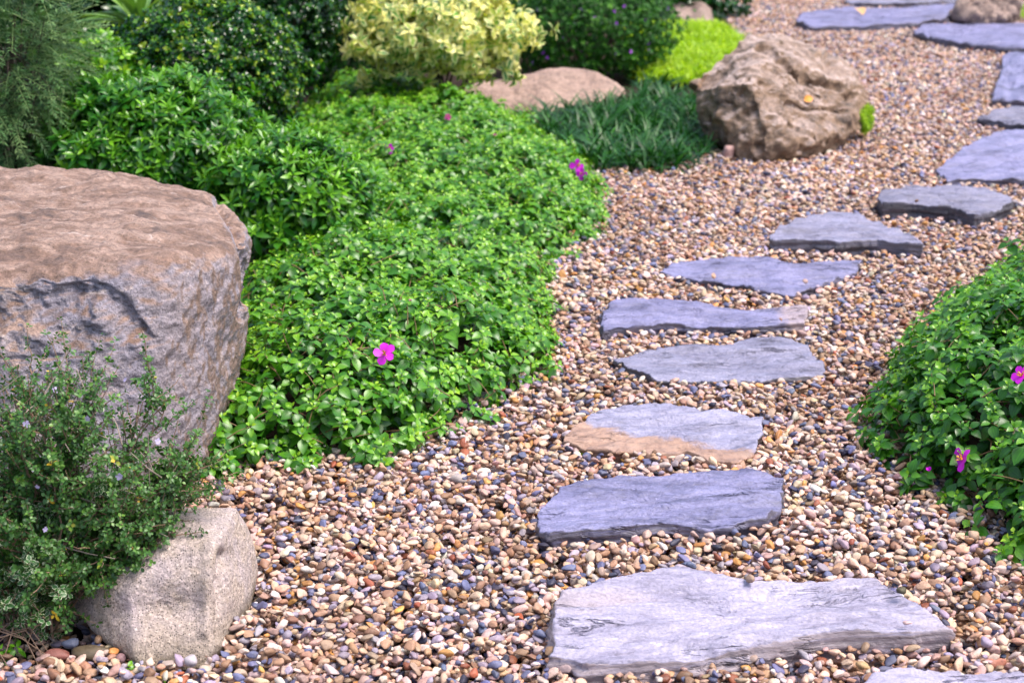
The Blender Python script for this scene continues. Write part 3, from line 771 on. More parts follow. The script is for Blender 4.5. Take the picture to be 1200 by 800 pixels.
def pebble_palette(n):
    # sRGB-measured families, given as linear base colours
    fam = [((0.56, 0.39, 0.28), 0.22), ((0.61, 0.48, 0.42), 0.17), ((0.43, 0.26, 0.165), 0.15), ((0.50, 0.335, 0.29), 0.15), ((0.25, 0.14, 0.09), 0.08), ((0.50, 0.25, 0.08), 0.035),
           ((0.34, 0.29, 0.36), 0.11), ((0.13, 0.14, 0.25), 0.09), ((0.045, 0.045, 0.08), 0.035), ((0.66, 0.59, 0.55), 0.035), ((0.27, 0.085, 0.045), 0.015)]
    cols = np.array([f[0] for f in fam]); pr = np.array([f[1] for f in fam]); pr /= pr.sum()
    k = rng.choice(len(fam), n, p=pr)
    c = cols[k] * np.exp(rng.normal(0, 0.17, (n, 1))) * np.exp(rng.normal(0, 0.05, (n, 3)))
    return np.clip(c * [0.90, 0.88, 0.86], 0.02, 0.85)
n = len(GA); ck = GA[:, 3].astype(int)
dims = np.array([[c[0], c[1], c[2]] for c in CLS])[ck] * np.exp(rng.normal(0, 0.08, (n, 3)))
gcol = pebble_palette(n)
patch = fbm(np.column_stack([GA[:, 0], GA[:, 1], np.zeros(n)]), 2.6, 3, 4.4)[:, None]
gcol = np.clip(gcol * (1 + np.clip(patch, -1, 1) * [0.16, 0.20, 0.24]), 0.02, 0.85)
rot = np.column_stack([rng.normal(0, 0.33, n), rng.normal(0, 0.33, n), rng.uniform(0, 2 * PI, n)])
gme = bpy.data.meshes.new('gravel'); gme.vertices.add(n); gme.vertices.foreach_set('co', GA[:, :3].astype(np.float32).ravel())
def vattr(me, nm, arr, ty='FLOAT_VECTOR'):
    a = me.attributes.new(nm, ty, 'POINT')
    a.data.foreach_set({'FLOAT_VECTOR': 'vector', 'INT': 'value', 'FLOAT_COLOR': 'color'}[ty], arr.ravel())
vattr(gme, 'rot', rot.astype(np.float32)); vattr(gme, 'scl', dims.astype(np.float32))
vattr(gme, 'pick', rng.integers(0, NP, n).astype(np.int32), 'INT')
vattr(gme, 'col', np.column_stack([gcol, np.ones(n)]).astype(np.float32), 'FLOAT_COLOR')
gme.update(); gme.materials.append(MAT_PEBBLE)
gravel_o = bpy.data.objects.new('gravel', gme); COL.objects.link(gravel_o)
tag(gravel_o, 'loose multicoloured river pebbles covering the winding path', 'gravel', kind='stuff')
ng = bpy.data.node_groups.new('pebble_scatter', 'GeometryNodeTree')
ng.interface.new_socket(name='Geometry', in_out='INPUT', socket_type='NodeSocketGeometry')
ng.interface.new_socket(name='Geometry', in_out='OUTPUT', socket_type='NodeSocketGeometry')
gi = ng.nodes.new('NodeGroupInput'); go = ng.nodes.new('NodeGroupOutput')
ip = ng.nodes.new('GeometryNodeInstanceOnPoints'); ci = ng.nodes.new('GeometryNodeCollectionInfo')
ci.inputs['Collection'].default_value = protos; ci.inputs['Separate Children'].default_value = True; ci.inputs['Reset Children'].default_value = True
def named(nm, ty):
    nd = ng.nodes.new('GeometryNodeInputNamedAttribute'); nd.data_type = ty; nd.inputs['Name'].default_value = nm; return nd.outputs['Attribute']
e2r = ng.nodes.new('FunctionNodeEulerToRotation'); ng.links.new(named('rot', 'FLOAT_VECTOR'), e2r.inputs[0])
ng.links.new(gi.outputs[0], ip.inputs['Points']); ng.links.new(ci.outputs[0], ip.inputs['Instance'])
ip.inputs['Pick Instance'].default_value = True
ng.links.new(named('pick', 'INT'), ip.inputs['Instance Index']); ng.links.new(e2r.outputs[0], ip.inputs['Rotation'])
ng.links.new(named('scl', 'FLOAT_VECTOR'), ip.inputs['Scale']); ng.links.new(ip.outputs[0], go.inputs[0])
md = gravel_o.modifiers.new('scatter', 'NODES'); md.node_group = ng
print('pebbles', n, np.percentile(GA[:, 2], [5, 50, 95]))

# ================================================================== GROUND COVER PLANTS
def rosette(L, W, seed, pairs=3):
    r_ = np.random.default_rng(seed); parts = []
    for k in range(pairs + 1):
        f = [1.0, 0.85, 0.58, 0.30][k]; el = [-0.30, 0.05, 0.42, 0.85][k]
        for s in (0, 1):
            v, fq, u = leaf(L * f * r_.uniform(0.88, 1.1), W * f * r_.uniform(0.88, 1.1), 5 if k < 3 else 3, 0.30, r_.uniform(0.22, 0.45))
            R = rotz(k * PI / 2 + s * PI + r_.normal(0, 0.18)) @ roty(-(el + r_.normal(0, 0.15))) @ rotx(r_.normal(0, 0.18))
            v = (v + [0.003, 0, 0]) @ R.T + [0, 0, k * 0.006 - 0.012]
            parts.append((v, fq, u, [0.0, 0.06, 0.20, 0.42][k] + r_.normal(0, 0.04)))
    return join(parts)
ROS = [rosette(0.042, 0.0275, s) for s in range(9)]
def cover(mound, label, tint0=0.36, d_top=560, scale=1.0):
    c = mound.poly.mean(0)
    root = thing('ground_cover_plant', label, 'ground cover', (c[0], c[1], 0))
    Vs = []
    P, n = mound.sample(d_top)
    ax = norm(n * 0.8 + np.array([0, -0.12, 0.55]) + rng.normal(0, 0.22, n.shape))
    P = P + n * rng.uniform(-0.024, 0.012, (len(P), 1)) + n * (np.where(rng.random(len(P)) < 0.14, rng.uniform(0.01, 0.045, len(P)), 0))[:, None]
    # shoots trailing out over the edge
    seg = np.roll(mound.poly, -1, 0) - mound.poly; L_ = np.linalg.norm(seg, axis=1)
    for _ in range(110):
        k = rng.choice(len(seg), p=L_ / L_.sum()); b_ = mound.poly[k] + seg[k] * rng.random(); o_ = norm(np.array([seg[k][1], -seg[k][0]]))
        if sdist((b_ + o_ * 0.02)[None], mound.poly)[0] > 0: o_ = -o_
        m_ = rng.integers(1, 4); reach = rng.uniform(0.0, 0.045) if rng.random() < 0.85 else rng.uniform(0.04, 0.08)
        for j in range(m_):
            q_ = b_ + o_ * reach * (j + 1) / m_ + rng.normal(0, 0.008, 2)
            P = np.concatenate([P, [[q_[0], q_[1], rng.uniform(0.014, 0.06)]]]); n = np.concatenate([n, [[o_[0] * 0.8, o_[1] * 0.8, 0.6]]]); ax = np.concatenate([ax, norm(np.array([[o_[0] * 0.7, o_[1] * 0.7, 0.8]]) + rng.normal(0, 0.2, (1, 3)))])
    t = tint0 + rng.normal(0, 0.07, len(P)) + 0.10 * fbm(P, 4, 2, 2.2)
    S = rng.uniform(0.75, 1.2, len(P)) * scale
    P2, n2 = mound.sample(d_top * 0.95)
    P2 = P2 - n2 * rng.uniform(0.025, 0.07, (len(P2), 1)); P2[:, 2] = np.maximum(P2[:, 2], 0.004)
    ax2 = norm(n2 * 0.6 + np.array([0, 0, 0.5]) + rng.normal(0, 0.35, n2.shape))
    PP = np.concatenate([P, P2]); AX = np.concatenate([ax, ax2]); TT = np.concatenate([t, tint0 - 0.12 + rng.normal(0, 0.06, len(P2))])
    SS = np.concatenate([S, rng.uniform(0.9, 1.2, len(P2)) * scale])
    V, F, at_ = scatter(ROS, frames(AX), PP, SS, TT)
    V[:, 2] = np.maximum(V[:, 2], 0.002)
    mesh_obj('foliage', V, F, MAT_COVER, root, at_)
    # runners and stems
    tubes = []
    ix = rng.choice(len(P), min(len(P), 900), replace=False)
    for i in ix:
        p = P[i]; d = norm(rng.normal(size=3) * [1, 1, 0.3]) * rng.uniform(0.04, 0.09)
        q = p - n[i] * 0.05 - d
        q[2] = max(q[2], 0.0)
        mid = (p + q) / 2 + n[i] * rng.uniform(-0.005, 0.012)
        tubes.append(tube([q, mid, p], 0.0016, 0.0010, 4))
    v, f = cat_vf(tubes); mesh_obj('stem', v, f, MAT_STEM, root)
    return root
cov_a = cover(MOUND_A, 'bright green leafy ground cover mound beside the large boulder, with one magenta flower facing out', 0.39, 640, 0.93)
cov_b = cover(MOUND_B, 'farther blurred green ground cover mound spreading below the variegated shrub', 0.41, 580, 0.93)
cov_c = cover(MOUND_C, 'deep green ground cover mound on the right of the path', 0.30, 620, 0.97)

def flower_mesh(parent, P, size, facing, petals=5, mat=MAT_MAGENTA, name='flower', stamen=True, w=0.72, spin=0.0, cup=0.15):
    parts = []
    for k in range(petals):
        kk = rng.uniform(0.82, 1.1); v, f, u = leaf(size * kk, size * w * kk * rng.uniform(0.85, 1.1), 6, 0.12, rng.uniform(0.0, 0.3), 0.68, 0.8, 0.45)
        v = v @ (rotz(k * 2 * PI / petals + rng.normal(0, 0.08)) @ roty(-cup + rng.normal(0, 0.14)) @ rotx(rng.normal(0, 0.12))).T
        parts.append((v, f, u, 0))
    V, F, U, T = join(parts)
    R = frames(np.array([facing], float), np.array([spin]))[0]
    fo = mesh_obj(name, V @ R.T + P, F, mat, parent)
    if stamen:
        tb = []
        for k in range(8):
            d = norm(np.array([rng.normal(0, 0.45), rng.normal(0, 0.45), 1.0])) * size * rng.uniform(0.35, 0.5)
            tb.append(tube([np.zeros(3), d * 0.6, d, d * 1.15], size * 0.03, size * 0.055, 5))
        v, f = cat_vf(tb); mesh_obj('stamen', v @ R.T + P, f, MAT_STAMEN, fo)
    return fo
toc = lambda p: norm(np.array([0, 0, CAM_H]) - p)
p = MOUND_A.hit(451, 414, 0.05); flower_mesh(cov_a, p, 0.030, toc(p) + [0.1, 0, 0.2], spin=0.5)
p = MOUND_A.hit(481, 354, 0.045); flower_mesh(cov_a, p, 0.010, [0, 0, 1], 4, MAT_PINK, 'bud', False, cup=1.1)
p = MOUND_A.hit(610, 443, 0.02); flower_mesh(cov_a, p, 0.014, [0.5, -0.5, 0.6], 3, MAT_LILAC, 'petal', False)
p = MOUND_B.hit(456, 174, 0.03); flower_mesh(cov_b, p, 0.024, toc(p), 5)
p = MOUND_B.hit(676, 194, 0.03); flower_mesh(cov_b, p, 0.030, toc(p) + [0.4, 0, 0], 4)
p = MOUND_B.hit(682, 204, 0.03); flower_mesh(cov_b, p, 0.024, toc(p) + [-0.4, 0, 0], 4)
p = MOUND_B.hit(525, 137, 0.03); flower_mesh(cov_b, p, 0.016, toc(p), 5, MAT_PINK)
p = MOUND_B.hit(580, 160, 0.03); flower_mesh(cov_b, p, 0.012, [0, 0, 1], 4, MAT_PINK, 'bud', False, cup=1.0)
p = MOUND_C.hit(1128, 538, 0.075); flower_mesh(cov_c, p, 0.030, [-0.9, -0.25, 0.35], 5, spin=0.2)
p = MOUND_C.hit(1198, 440, 0.06); flower_mesh(cov_c, p, 0.028, [-0.6, -0.5, 0.6], 5)
p = MOUND_C.hit(1089, 552, 0.055); flower_mesh(cov_c, p, 0.011, [-0.3, -0.4, 1], 4, MAT_MAGENTA, 'bud', False, cup=1.15)

# ================================================================== BACKGROUND SHRUBS
def cluster(L, W, n, seed, el=(0.1, 0.9), **kw):
    r_ = np.random.default_rng(seed); parts = []
    for k in range(n):
        f = 1 - 0.45 * k / n
        v, fq, u = leaf(L * f * r_.uniform(0.85, 1.15), W * f * r_.uniform(0.85, 1.15), kw.get('nt', 4), 0.25, r_.uniform(0.1, 0.4), kw.get('pos', 0.45))
        R = rotz(k * 2.4 + r_.normal(0, 0.2)) @ roty(-(el[0] + (el[1] - el[0]) * k / n + r_.normal(0, 0.15))) @ rotx(r_.normal(0, 0.25))
        parts.append((v @ R.T + [0, 0, k * L * 0.05], fq, u, 0.35 * k / n + r_.normal(0, kw.get('tv', 0.05))))
    return join(parts)
def dome_points(c, rad, N, lump=0.15, seed=1.0, zmin=-0.55, depth=0.35):
    D = norm(rng.normal(size=(N * 2, 3))); D = D[D[:, 2] > zmin][:N]
    k = 1 + lump * fbm(D, 2.6, 3, seed) + 0.05 * rng.normal(size=len(D))
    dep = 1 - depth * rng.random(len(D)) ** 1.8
    P = np.array(c) + D * np.array(rad) * (k * dep)[:, None]
    nn = norm(D / np.array(rad))
    ok = P[:, 2] > 0.01
    return P[ok], nn[ok], dep[ok]
def shrub(name, label, cat, c, rad, protos_, mat, N, tint=0.3, up=0.4, jit=0.4, depth=0.35, lump=0.18, zmin=-0.5, seed=1.0, stems=14, tv=0.12, group=None, S=(0.8, 1.2), stem_mat=None):
    root = thing(name, label, cat, (c[0], c[1], 0), group)
    P, n_, dep = dome_points(c, rad, N, lump, seed, zmin, depth)
    ax = norm(n_ + np.array([0, -0.05, up]) + rng.normal(0, jit, n_.shape))
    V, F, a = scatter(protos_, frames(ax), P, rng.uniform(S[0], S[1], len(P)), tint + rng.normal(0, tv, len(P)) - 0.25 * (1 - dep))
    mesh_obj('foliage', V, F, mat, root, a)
    tb = []
    for k in range(stems):
        q = P[rng.integers(len(P))]; q = q * 0.7 + np.array(c) * 0.3; b = np.array([c[0] + rng.normal(0, rad[0] * 0.12), c[1] + rng.normal(0, rad[1] * 0.12), -0.02])
        tb.append(tube([b, b * 0.5 + q * 0.5 + [0, 0, 0.05], q], 0.008, 0.002, 6))
        for _ in range(4):
            q2 = q + rng.normal(0, 0.04, 3); m_ = b * 0.4 + q * 0.6 + [0, 0, 0.05]
            tb.append(tube([m_, (m_ + q2) / 2 + rng.normal(0, 0.01, 3), q2], 0.003, 0.0012, 5))
    v, f = cat_vf(tb); mesh_obj('stem', v, f, stem_mat or MAT_DARKBARK, root)
    return root, P
LANCE = [cluster(0.052, 0.017, 9, s, (-0.1, 1.1)) for s in range(6)]
ROUND = [cluster(0.022, 0.017, 6, 20 + s, (-0.1, 1.0), tv=0.13) for s in range(6)]
VARI = [cluster(0.056, 0.028, 7, 40 + s, (-0.3, 0.9), tv=0.26) for s in range(8)]
TINY = [cluster(0.020, 0.010, 9, 60 + s, (-0.1, 1.0)) for s in range(5)]
BROAD = [cluster(0.075, 0.04, 6, 80 + s, (-0.2, 0.9), tv=0.1) for s in range(5)]
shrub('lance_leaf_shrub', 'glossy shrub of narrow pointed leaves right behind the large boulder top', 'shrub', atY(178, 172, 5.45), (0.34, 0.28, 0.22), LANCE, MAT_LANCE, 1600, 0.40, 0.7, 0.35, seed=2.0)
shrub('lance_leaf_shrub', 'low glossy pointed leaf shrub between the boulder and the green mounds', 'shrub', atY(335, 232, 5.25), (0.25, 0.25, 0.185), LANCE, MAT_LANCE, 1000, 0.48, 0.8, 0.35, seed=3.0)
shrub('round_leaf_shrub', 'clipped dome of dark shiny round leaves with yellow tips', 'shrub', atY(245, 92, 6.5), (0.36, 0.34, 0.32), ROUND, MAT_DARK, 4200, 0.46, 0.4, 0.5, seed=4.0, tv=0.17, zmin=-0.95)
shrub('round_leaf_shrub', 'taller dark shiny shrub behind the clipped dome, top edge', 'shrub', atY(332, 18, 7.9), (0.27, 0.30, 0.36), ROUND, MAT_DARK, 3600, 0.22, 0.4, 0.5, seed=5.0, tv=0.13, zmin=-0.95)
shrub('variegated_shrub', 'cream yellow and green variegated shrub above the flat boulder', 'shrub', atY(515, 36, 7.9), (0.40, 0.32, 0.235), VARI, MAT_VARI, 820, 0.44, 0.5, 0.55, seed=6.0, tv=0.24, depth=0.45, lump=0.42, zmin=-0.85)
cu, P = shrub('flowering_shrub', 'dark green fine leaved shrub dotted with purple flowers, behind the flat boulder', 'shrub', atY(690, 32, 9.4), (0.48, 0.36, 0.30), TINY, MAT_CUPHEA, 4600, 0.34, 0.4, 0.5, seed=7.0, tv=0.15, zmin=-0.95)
def dots(root, P, c, n, size, mat, px_lo, px_hi):
    px, py = to_px(P[:, 0], P[:, 1], P[:, 2])
    ok = np.nonzero((P[:, 1] < c[1]) & (px > px_lo) & (px < px_hi) & (py > 0))[0]
    first = None
    for i in rng.choice(ok, min(n, len(ok)), replace=False):
        q = P[i] + toc(P[i]) * 0.03
        if first is None:
            first = flower_mesh(root, np.array(parent_loc(root)), size, toc(q), 6, mat, 'flower', False, 0.7); first.location = q - parent_loc(root)
        else:
            f2 = first.copy(); COL.objects.link(f2); f2.parent = root; f2.location = q - parent_loc(root); f2.rotation_euler = (0, 0, rng.uniform(-0.5, 0.5))
dots(cu, P, atY(700, 28, 9.3), 22, 0.012, MAT_PURPLE, 590, 800)
cu2, P = shrub('flowering_shrub', 'dark fine leaved shrub left of the variegated one', 'shrub', atY(425, 30, 9.0), (0.34, 0.34, 0.40), TINY, MAT_CUPHEA, 3000, 0.05, 0.4, 0.5, seed=8.0, tv=0.10, zmin=-0.95)  # same leaves as the other flowering shrub, with a darker tint
dots(cu2, P, atY(425, 30, 9.0), 5, 0.016, MAT_PURPLE, 390, 470)
# hedge plants behind everything, top edge
for k, (px, Y, lab) in enumerate([(20, 8.6, 'dark broad leaved shrub behind the grey needled conifer'), (170, 9.2, 'dark broad leaved shrub behind the long frond plants'), (300, 9.8, 'dark broad leaved shrub behind the tall shiny shrub'), (590, 10.6, 'dark broad leaved shrub behind the variegated shrub'), (760, 11.8, 'dark broad leaved shrub behind the purple flowered shrub')]):
    shrub('broad_leaf_shrub', lab, 'shrub', atY(px, -20, Y) * [1, 1, 0.8], (0.62, 0.4, 0.5), BROAD, MAT_DARK, 1100, 0.18, 0.4, 0.5, seed=20.0 + k, tv=0.12, group='dark shrubs closing the background')
shrub('broad_leaf_shrub', 'low yellow green leafy plant between the conifer and the clipped dome', 'shrub', atY(112, 92, 6.2), (0.13, 0.16, 0.15), [cluster(0.04, 0.018, 7, 90 + s) for s in range(4)], MAT_COVER, 420, 0.42, 0.5, 0.5, seed=30.0, tv=0.15)
# conifer
def needle_spray(seed):
    r_ = np.random.default_rng(seed); parts = []
    L = 0.15
    for k in range(28):
        t = k / 28; s = 1 if k % 2 else -1
        v, f, u = leaf(0.032 * (1 - 0.35 * t), 0.0044, 2, 0.1, 0.15, 0.4)
        v = v @ (rotz(s * (0.95 - 0.3 * t) + r_.normal(0, 0.1)) @ roty(r_.normal(-0.15, 0.25))).T + [L * t, 0, -0.03 * t * t]
        parts.append((v, f, u, 0.25 * t + r_.normal(0, 0.08)))
    tv, tf = tube([(0, 0, 0), (L * 0.5, 0, -0.008), (L, 0, -0.03)], 0.0014, 0.0007, 4)
    parts.append((tv, tf, np.zeros((len(tv), 3)), 0.55))
    V, F, U, T = join(parts)
    return V, F, U, T
SPR = [needle_spray(s) for s in range(6)]
def conifer():
    c = atY(12, 85, 5.45); root = thing('conifer', 'grey green conifer shrub with drooping needle sprays at the left edge', 'conifer', (c[0], c[1], 0))
    P, n_, dep = dome_points(c, (0.25, 0.24, 0.42), 900, 0.22, 9.0, -0.95, 0.6)
    d = norm(n_ + [0, 0, -0.15] + rng.normal(0, 0.35, n_.shape)); nz = norm(np.cross(np.cross(d, np.array([[0, 0, 1.0]])), d) + rng.normal(0, 0.2, d.shape))
    y = norm(np.cross(nz, d)); nz = np.cross(d, y)
    R = np.stack([d, y, nz], axis=2)
    V, F, a = scatter(SPR, R, P - d * 0.06, rng.uniform(0.8, 1.25, len(P)), 0.35 + rng.normal(0, 0.12, len(P)))
    mesh_obj('foliage', V, F, MAT_CONIFER, root, a)
    tb = [tube([(c[0], c[1], -0.02), (c[0], c[1], c[2]), (c[0] + 0.02, c[1] + 0.05, c[2] + 0.2)], 0.016, 0.004, 8)]
    for i in rng.choice(len(P), 60, replace=False):
        b = np.array([c[0], c[1], rng.uniform(0.15, c[2] + 0.1)]); tb.append(tube([b, (b + P[i]) / 2 + [0, 0, 0.02], P[i]], 0.004, 0.001, 5))
    v, f = cat_vf(tb); mesh_obj('trunk', v, f, MAT_DARKBARK, root)
conifer()
# long frond plants at the top
def fronds(px, py, Y, n_, L, W, label, mat, el=(0.3, 1.2)):
    c = atY(px, py, Y); root = thing('frond_plant', label, 'plant', (c[0], c[1], 0))
    parts = []
    for k in range(n_):
        v, f, u = leaf(L * rng.uniform(0.7, 1.1), W, 9, 0.3, rng.uniform(0.3, 0.7), 0.4)
        v = v @ (rotz(rng.uniform(0, 2 * PI)) @ roty(-rng.uniform(*el))).T + c + [0, 0, -0.1]
        parts.append((v, f, u, rng.uniform(0.2, 1.0)))
    V, F, U, T = join(parts); mesh_obj('foliage', V, F, mat, root, {'luv': U, 'tint': T})
    v, f = tube([(c[0], c[1], -0.02), (c[0], c[1], c[2] * 0.5), (c[0], c[1], c[2] - 0.09)], 0.012, 0.008, 8); mesh_obj('stem', v, f, MAT_TWIG, root)
fronds(160, 4, 6.9, 26, 0.34, 0.045, 'plant with long pale green arching leaves, left of the clipped dome', MAT_FERN)
fronds(225, -8, 7.3, 18, 0.30, 0.05, 'plant with long pale green arching leaves, behind the clipped dome', MAT_FERN)
# mondo grass
def blades(poly, dens, L, W, mat, name, label, cat, tint, spread=0.9, base_h=None):
    lo, hi = poly.min(0), poly.max(0)
    P = rng.uniform(lo, hi, (int(np.prod(hi - lo) * dens), 2)); P = P[sdist(P, poly) > 0]
    pr = []
    for s in range(8):
        parts = []
        r_ = np.random.default_rng(s + 300)
        for k in range(11):
            v, f, u = leaf(L * r_.uniform(0.6, 1.1), W, 5, 0.2, r_.uniform(0.35, 1.0), 0.3, 0.3, 0.8)
            v = v @ (rotz(r_.uniform(0, 2 * PI)) @ roty(-r_.uniform(1.45 - spread, 1.45))).T
            parts.append((v, f, u, r_.normal(0, 0.12)))
        pr.append(join(parts))
    hh = base_h(P) if base_h is not None else np.zeros(len(P))
    T = np.column_stack([P, hh])
    V, F, a = scatter(pr, frames(np.tile([0, 0, 1.0], (len(P), 1)) + rng.normal(0, 0.15, (len(P), 3))), T, rng.uniform(0.75, 1.2, len(P)), tint + rng.normal(0, 0.12, len(P)))
    o = mesh_obj(name, V, F, mat, attrs=a, loc=(poly.mean(0)[0], poly.mean(0)[1], 0))
    tag(o, label, cat, kind='stuff')
MONDO = world_poly([(628, 178), (655, 196), (700, 208), (760, 205), (815, 199), (838, 190), (832, 160), (815, 120), (770, 112), (735, 128), (640, 145), (610, 150)])
blades(MONDO, 330, 0.18, 0.011, MAT_MONDO, 'mondo_grass', 'dark green strappy mondo grass left of the pitted boulder', 'grass', 0.35)
LAWN = Mound([(742, 92), (800, 100), (845, 88), (874, 62), (868, 48), (845, 33), (790, 30), (735, 38)], 0.035, 0.7, 4.4, 0.015)
blades(LAWN.poly, 1500, 0.075, 0.009, MAT_LAWN, 'moss_lawn', 'bright lime green tufted lawn behind the pitted boulder', 'grass', 0.5, 1.2, lambda P: np.maximum(LAWN.h(P), 0))
blades(world_poly([(1166, 25), (1230, 27), (1240, 10), (1178, 10)]), 1800, 0.06, 0.006, MAT_LAWN, 'moss_lawn', 'small lime green grass patch at the top right corner', 'grass', 0.3, 1.2)
# lawn bodies under the blades
def mound_body(mo, name, mat, label):
    lo, hi = mo.poly.min(0), mo.poly.max(0); k = 60
    X, Y = np.meshgrid(np.linspace(lo[0], hi[0], k), np.linspace(lo[1], hi[1], k), indexing='ij'); P = np.column_stack([X.ravel(), Y.ravel()])
    h = np.where(sdist(P, mo.poly) > 0, mo.h(P) - 0.006, -0.06)
    F = [(i * k + j, (i + 1) * k + j, (i + 1) * k + j + 1, i * k + j + 1) for i in range(k - 1) for j in range(k - 1)]
    o = mesh_obj(name, np.column_stack([P, h]), np.array(F), mat); tag(o, label, 'ground', kind='structure')
mound_body(LAWN, 'ground_mound', MAT_SOIL, 'low soil mound under the bright lawn')
# moss on the pitted boulder's right foot
def moss(o, V, F, c, px, py, r, N=500):
    n = vert_normals(V, F); x, y = to_px(V[:, 0], V[:, 1], V[:, 2])
    k = np.nonzero((np.abs(x - px) / r[0]) ** 2 + (np.abs(y - py) / r[1]) ** 2 < 1)[0]
    k = k[np.einsum('ij,ij->i', n[k], norm(np.array([0, 0, CAM_H]) - V[k])) > -0.25]
    if not len(k): return
    k = rng.choice(k, N)
    pr = [cluster(0.016, 0.004, 7, 500 + s, (0.3, 1.3), nt=2) for s in range(4)]
    Vv, Ff, a = scatter(pr, frames(n[k] + rng.normal(0, 0.3, (N, 3))), V[k] + rng.normal(0, 0.006, (N, 3)), rng.uniform(0.7, 1.4, N), 0.2 + rng.normal(0, 0.15, N))
    mesh_obj('moss', Vv, Ff, MAT_LAWN, o, a)
moss(bp, Vp, Fp, cp, 1017, 140, (9, 16))

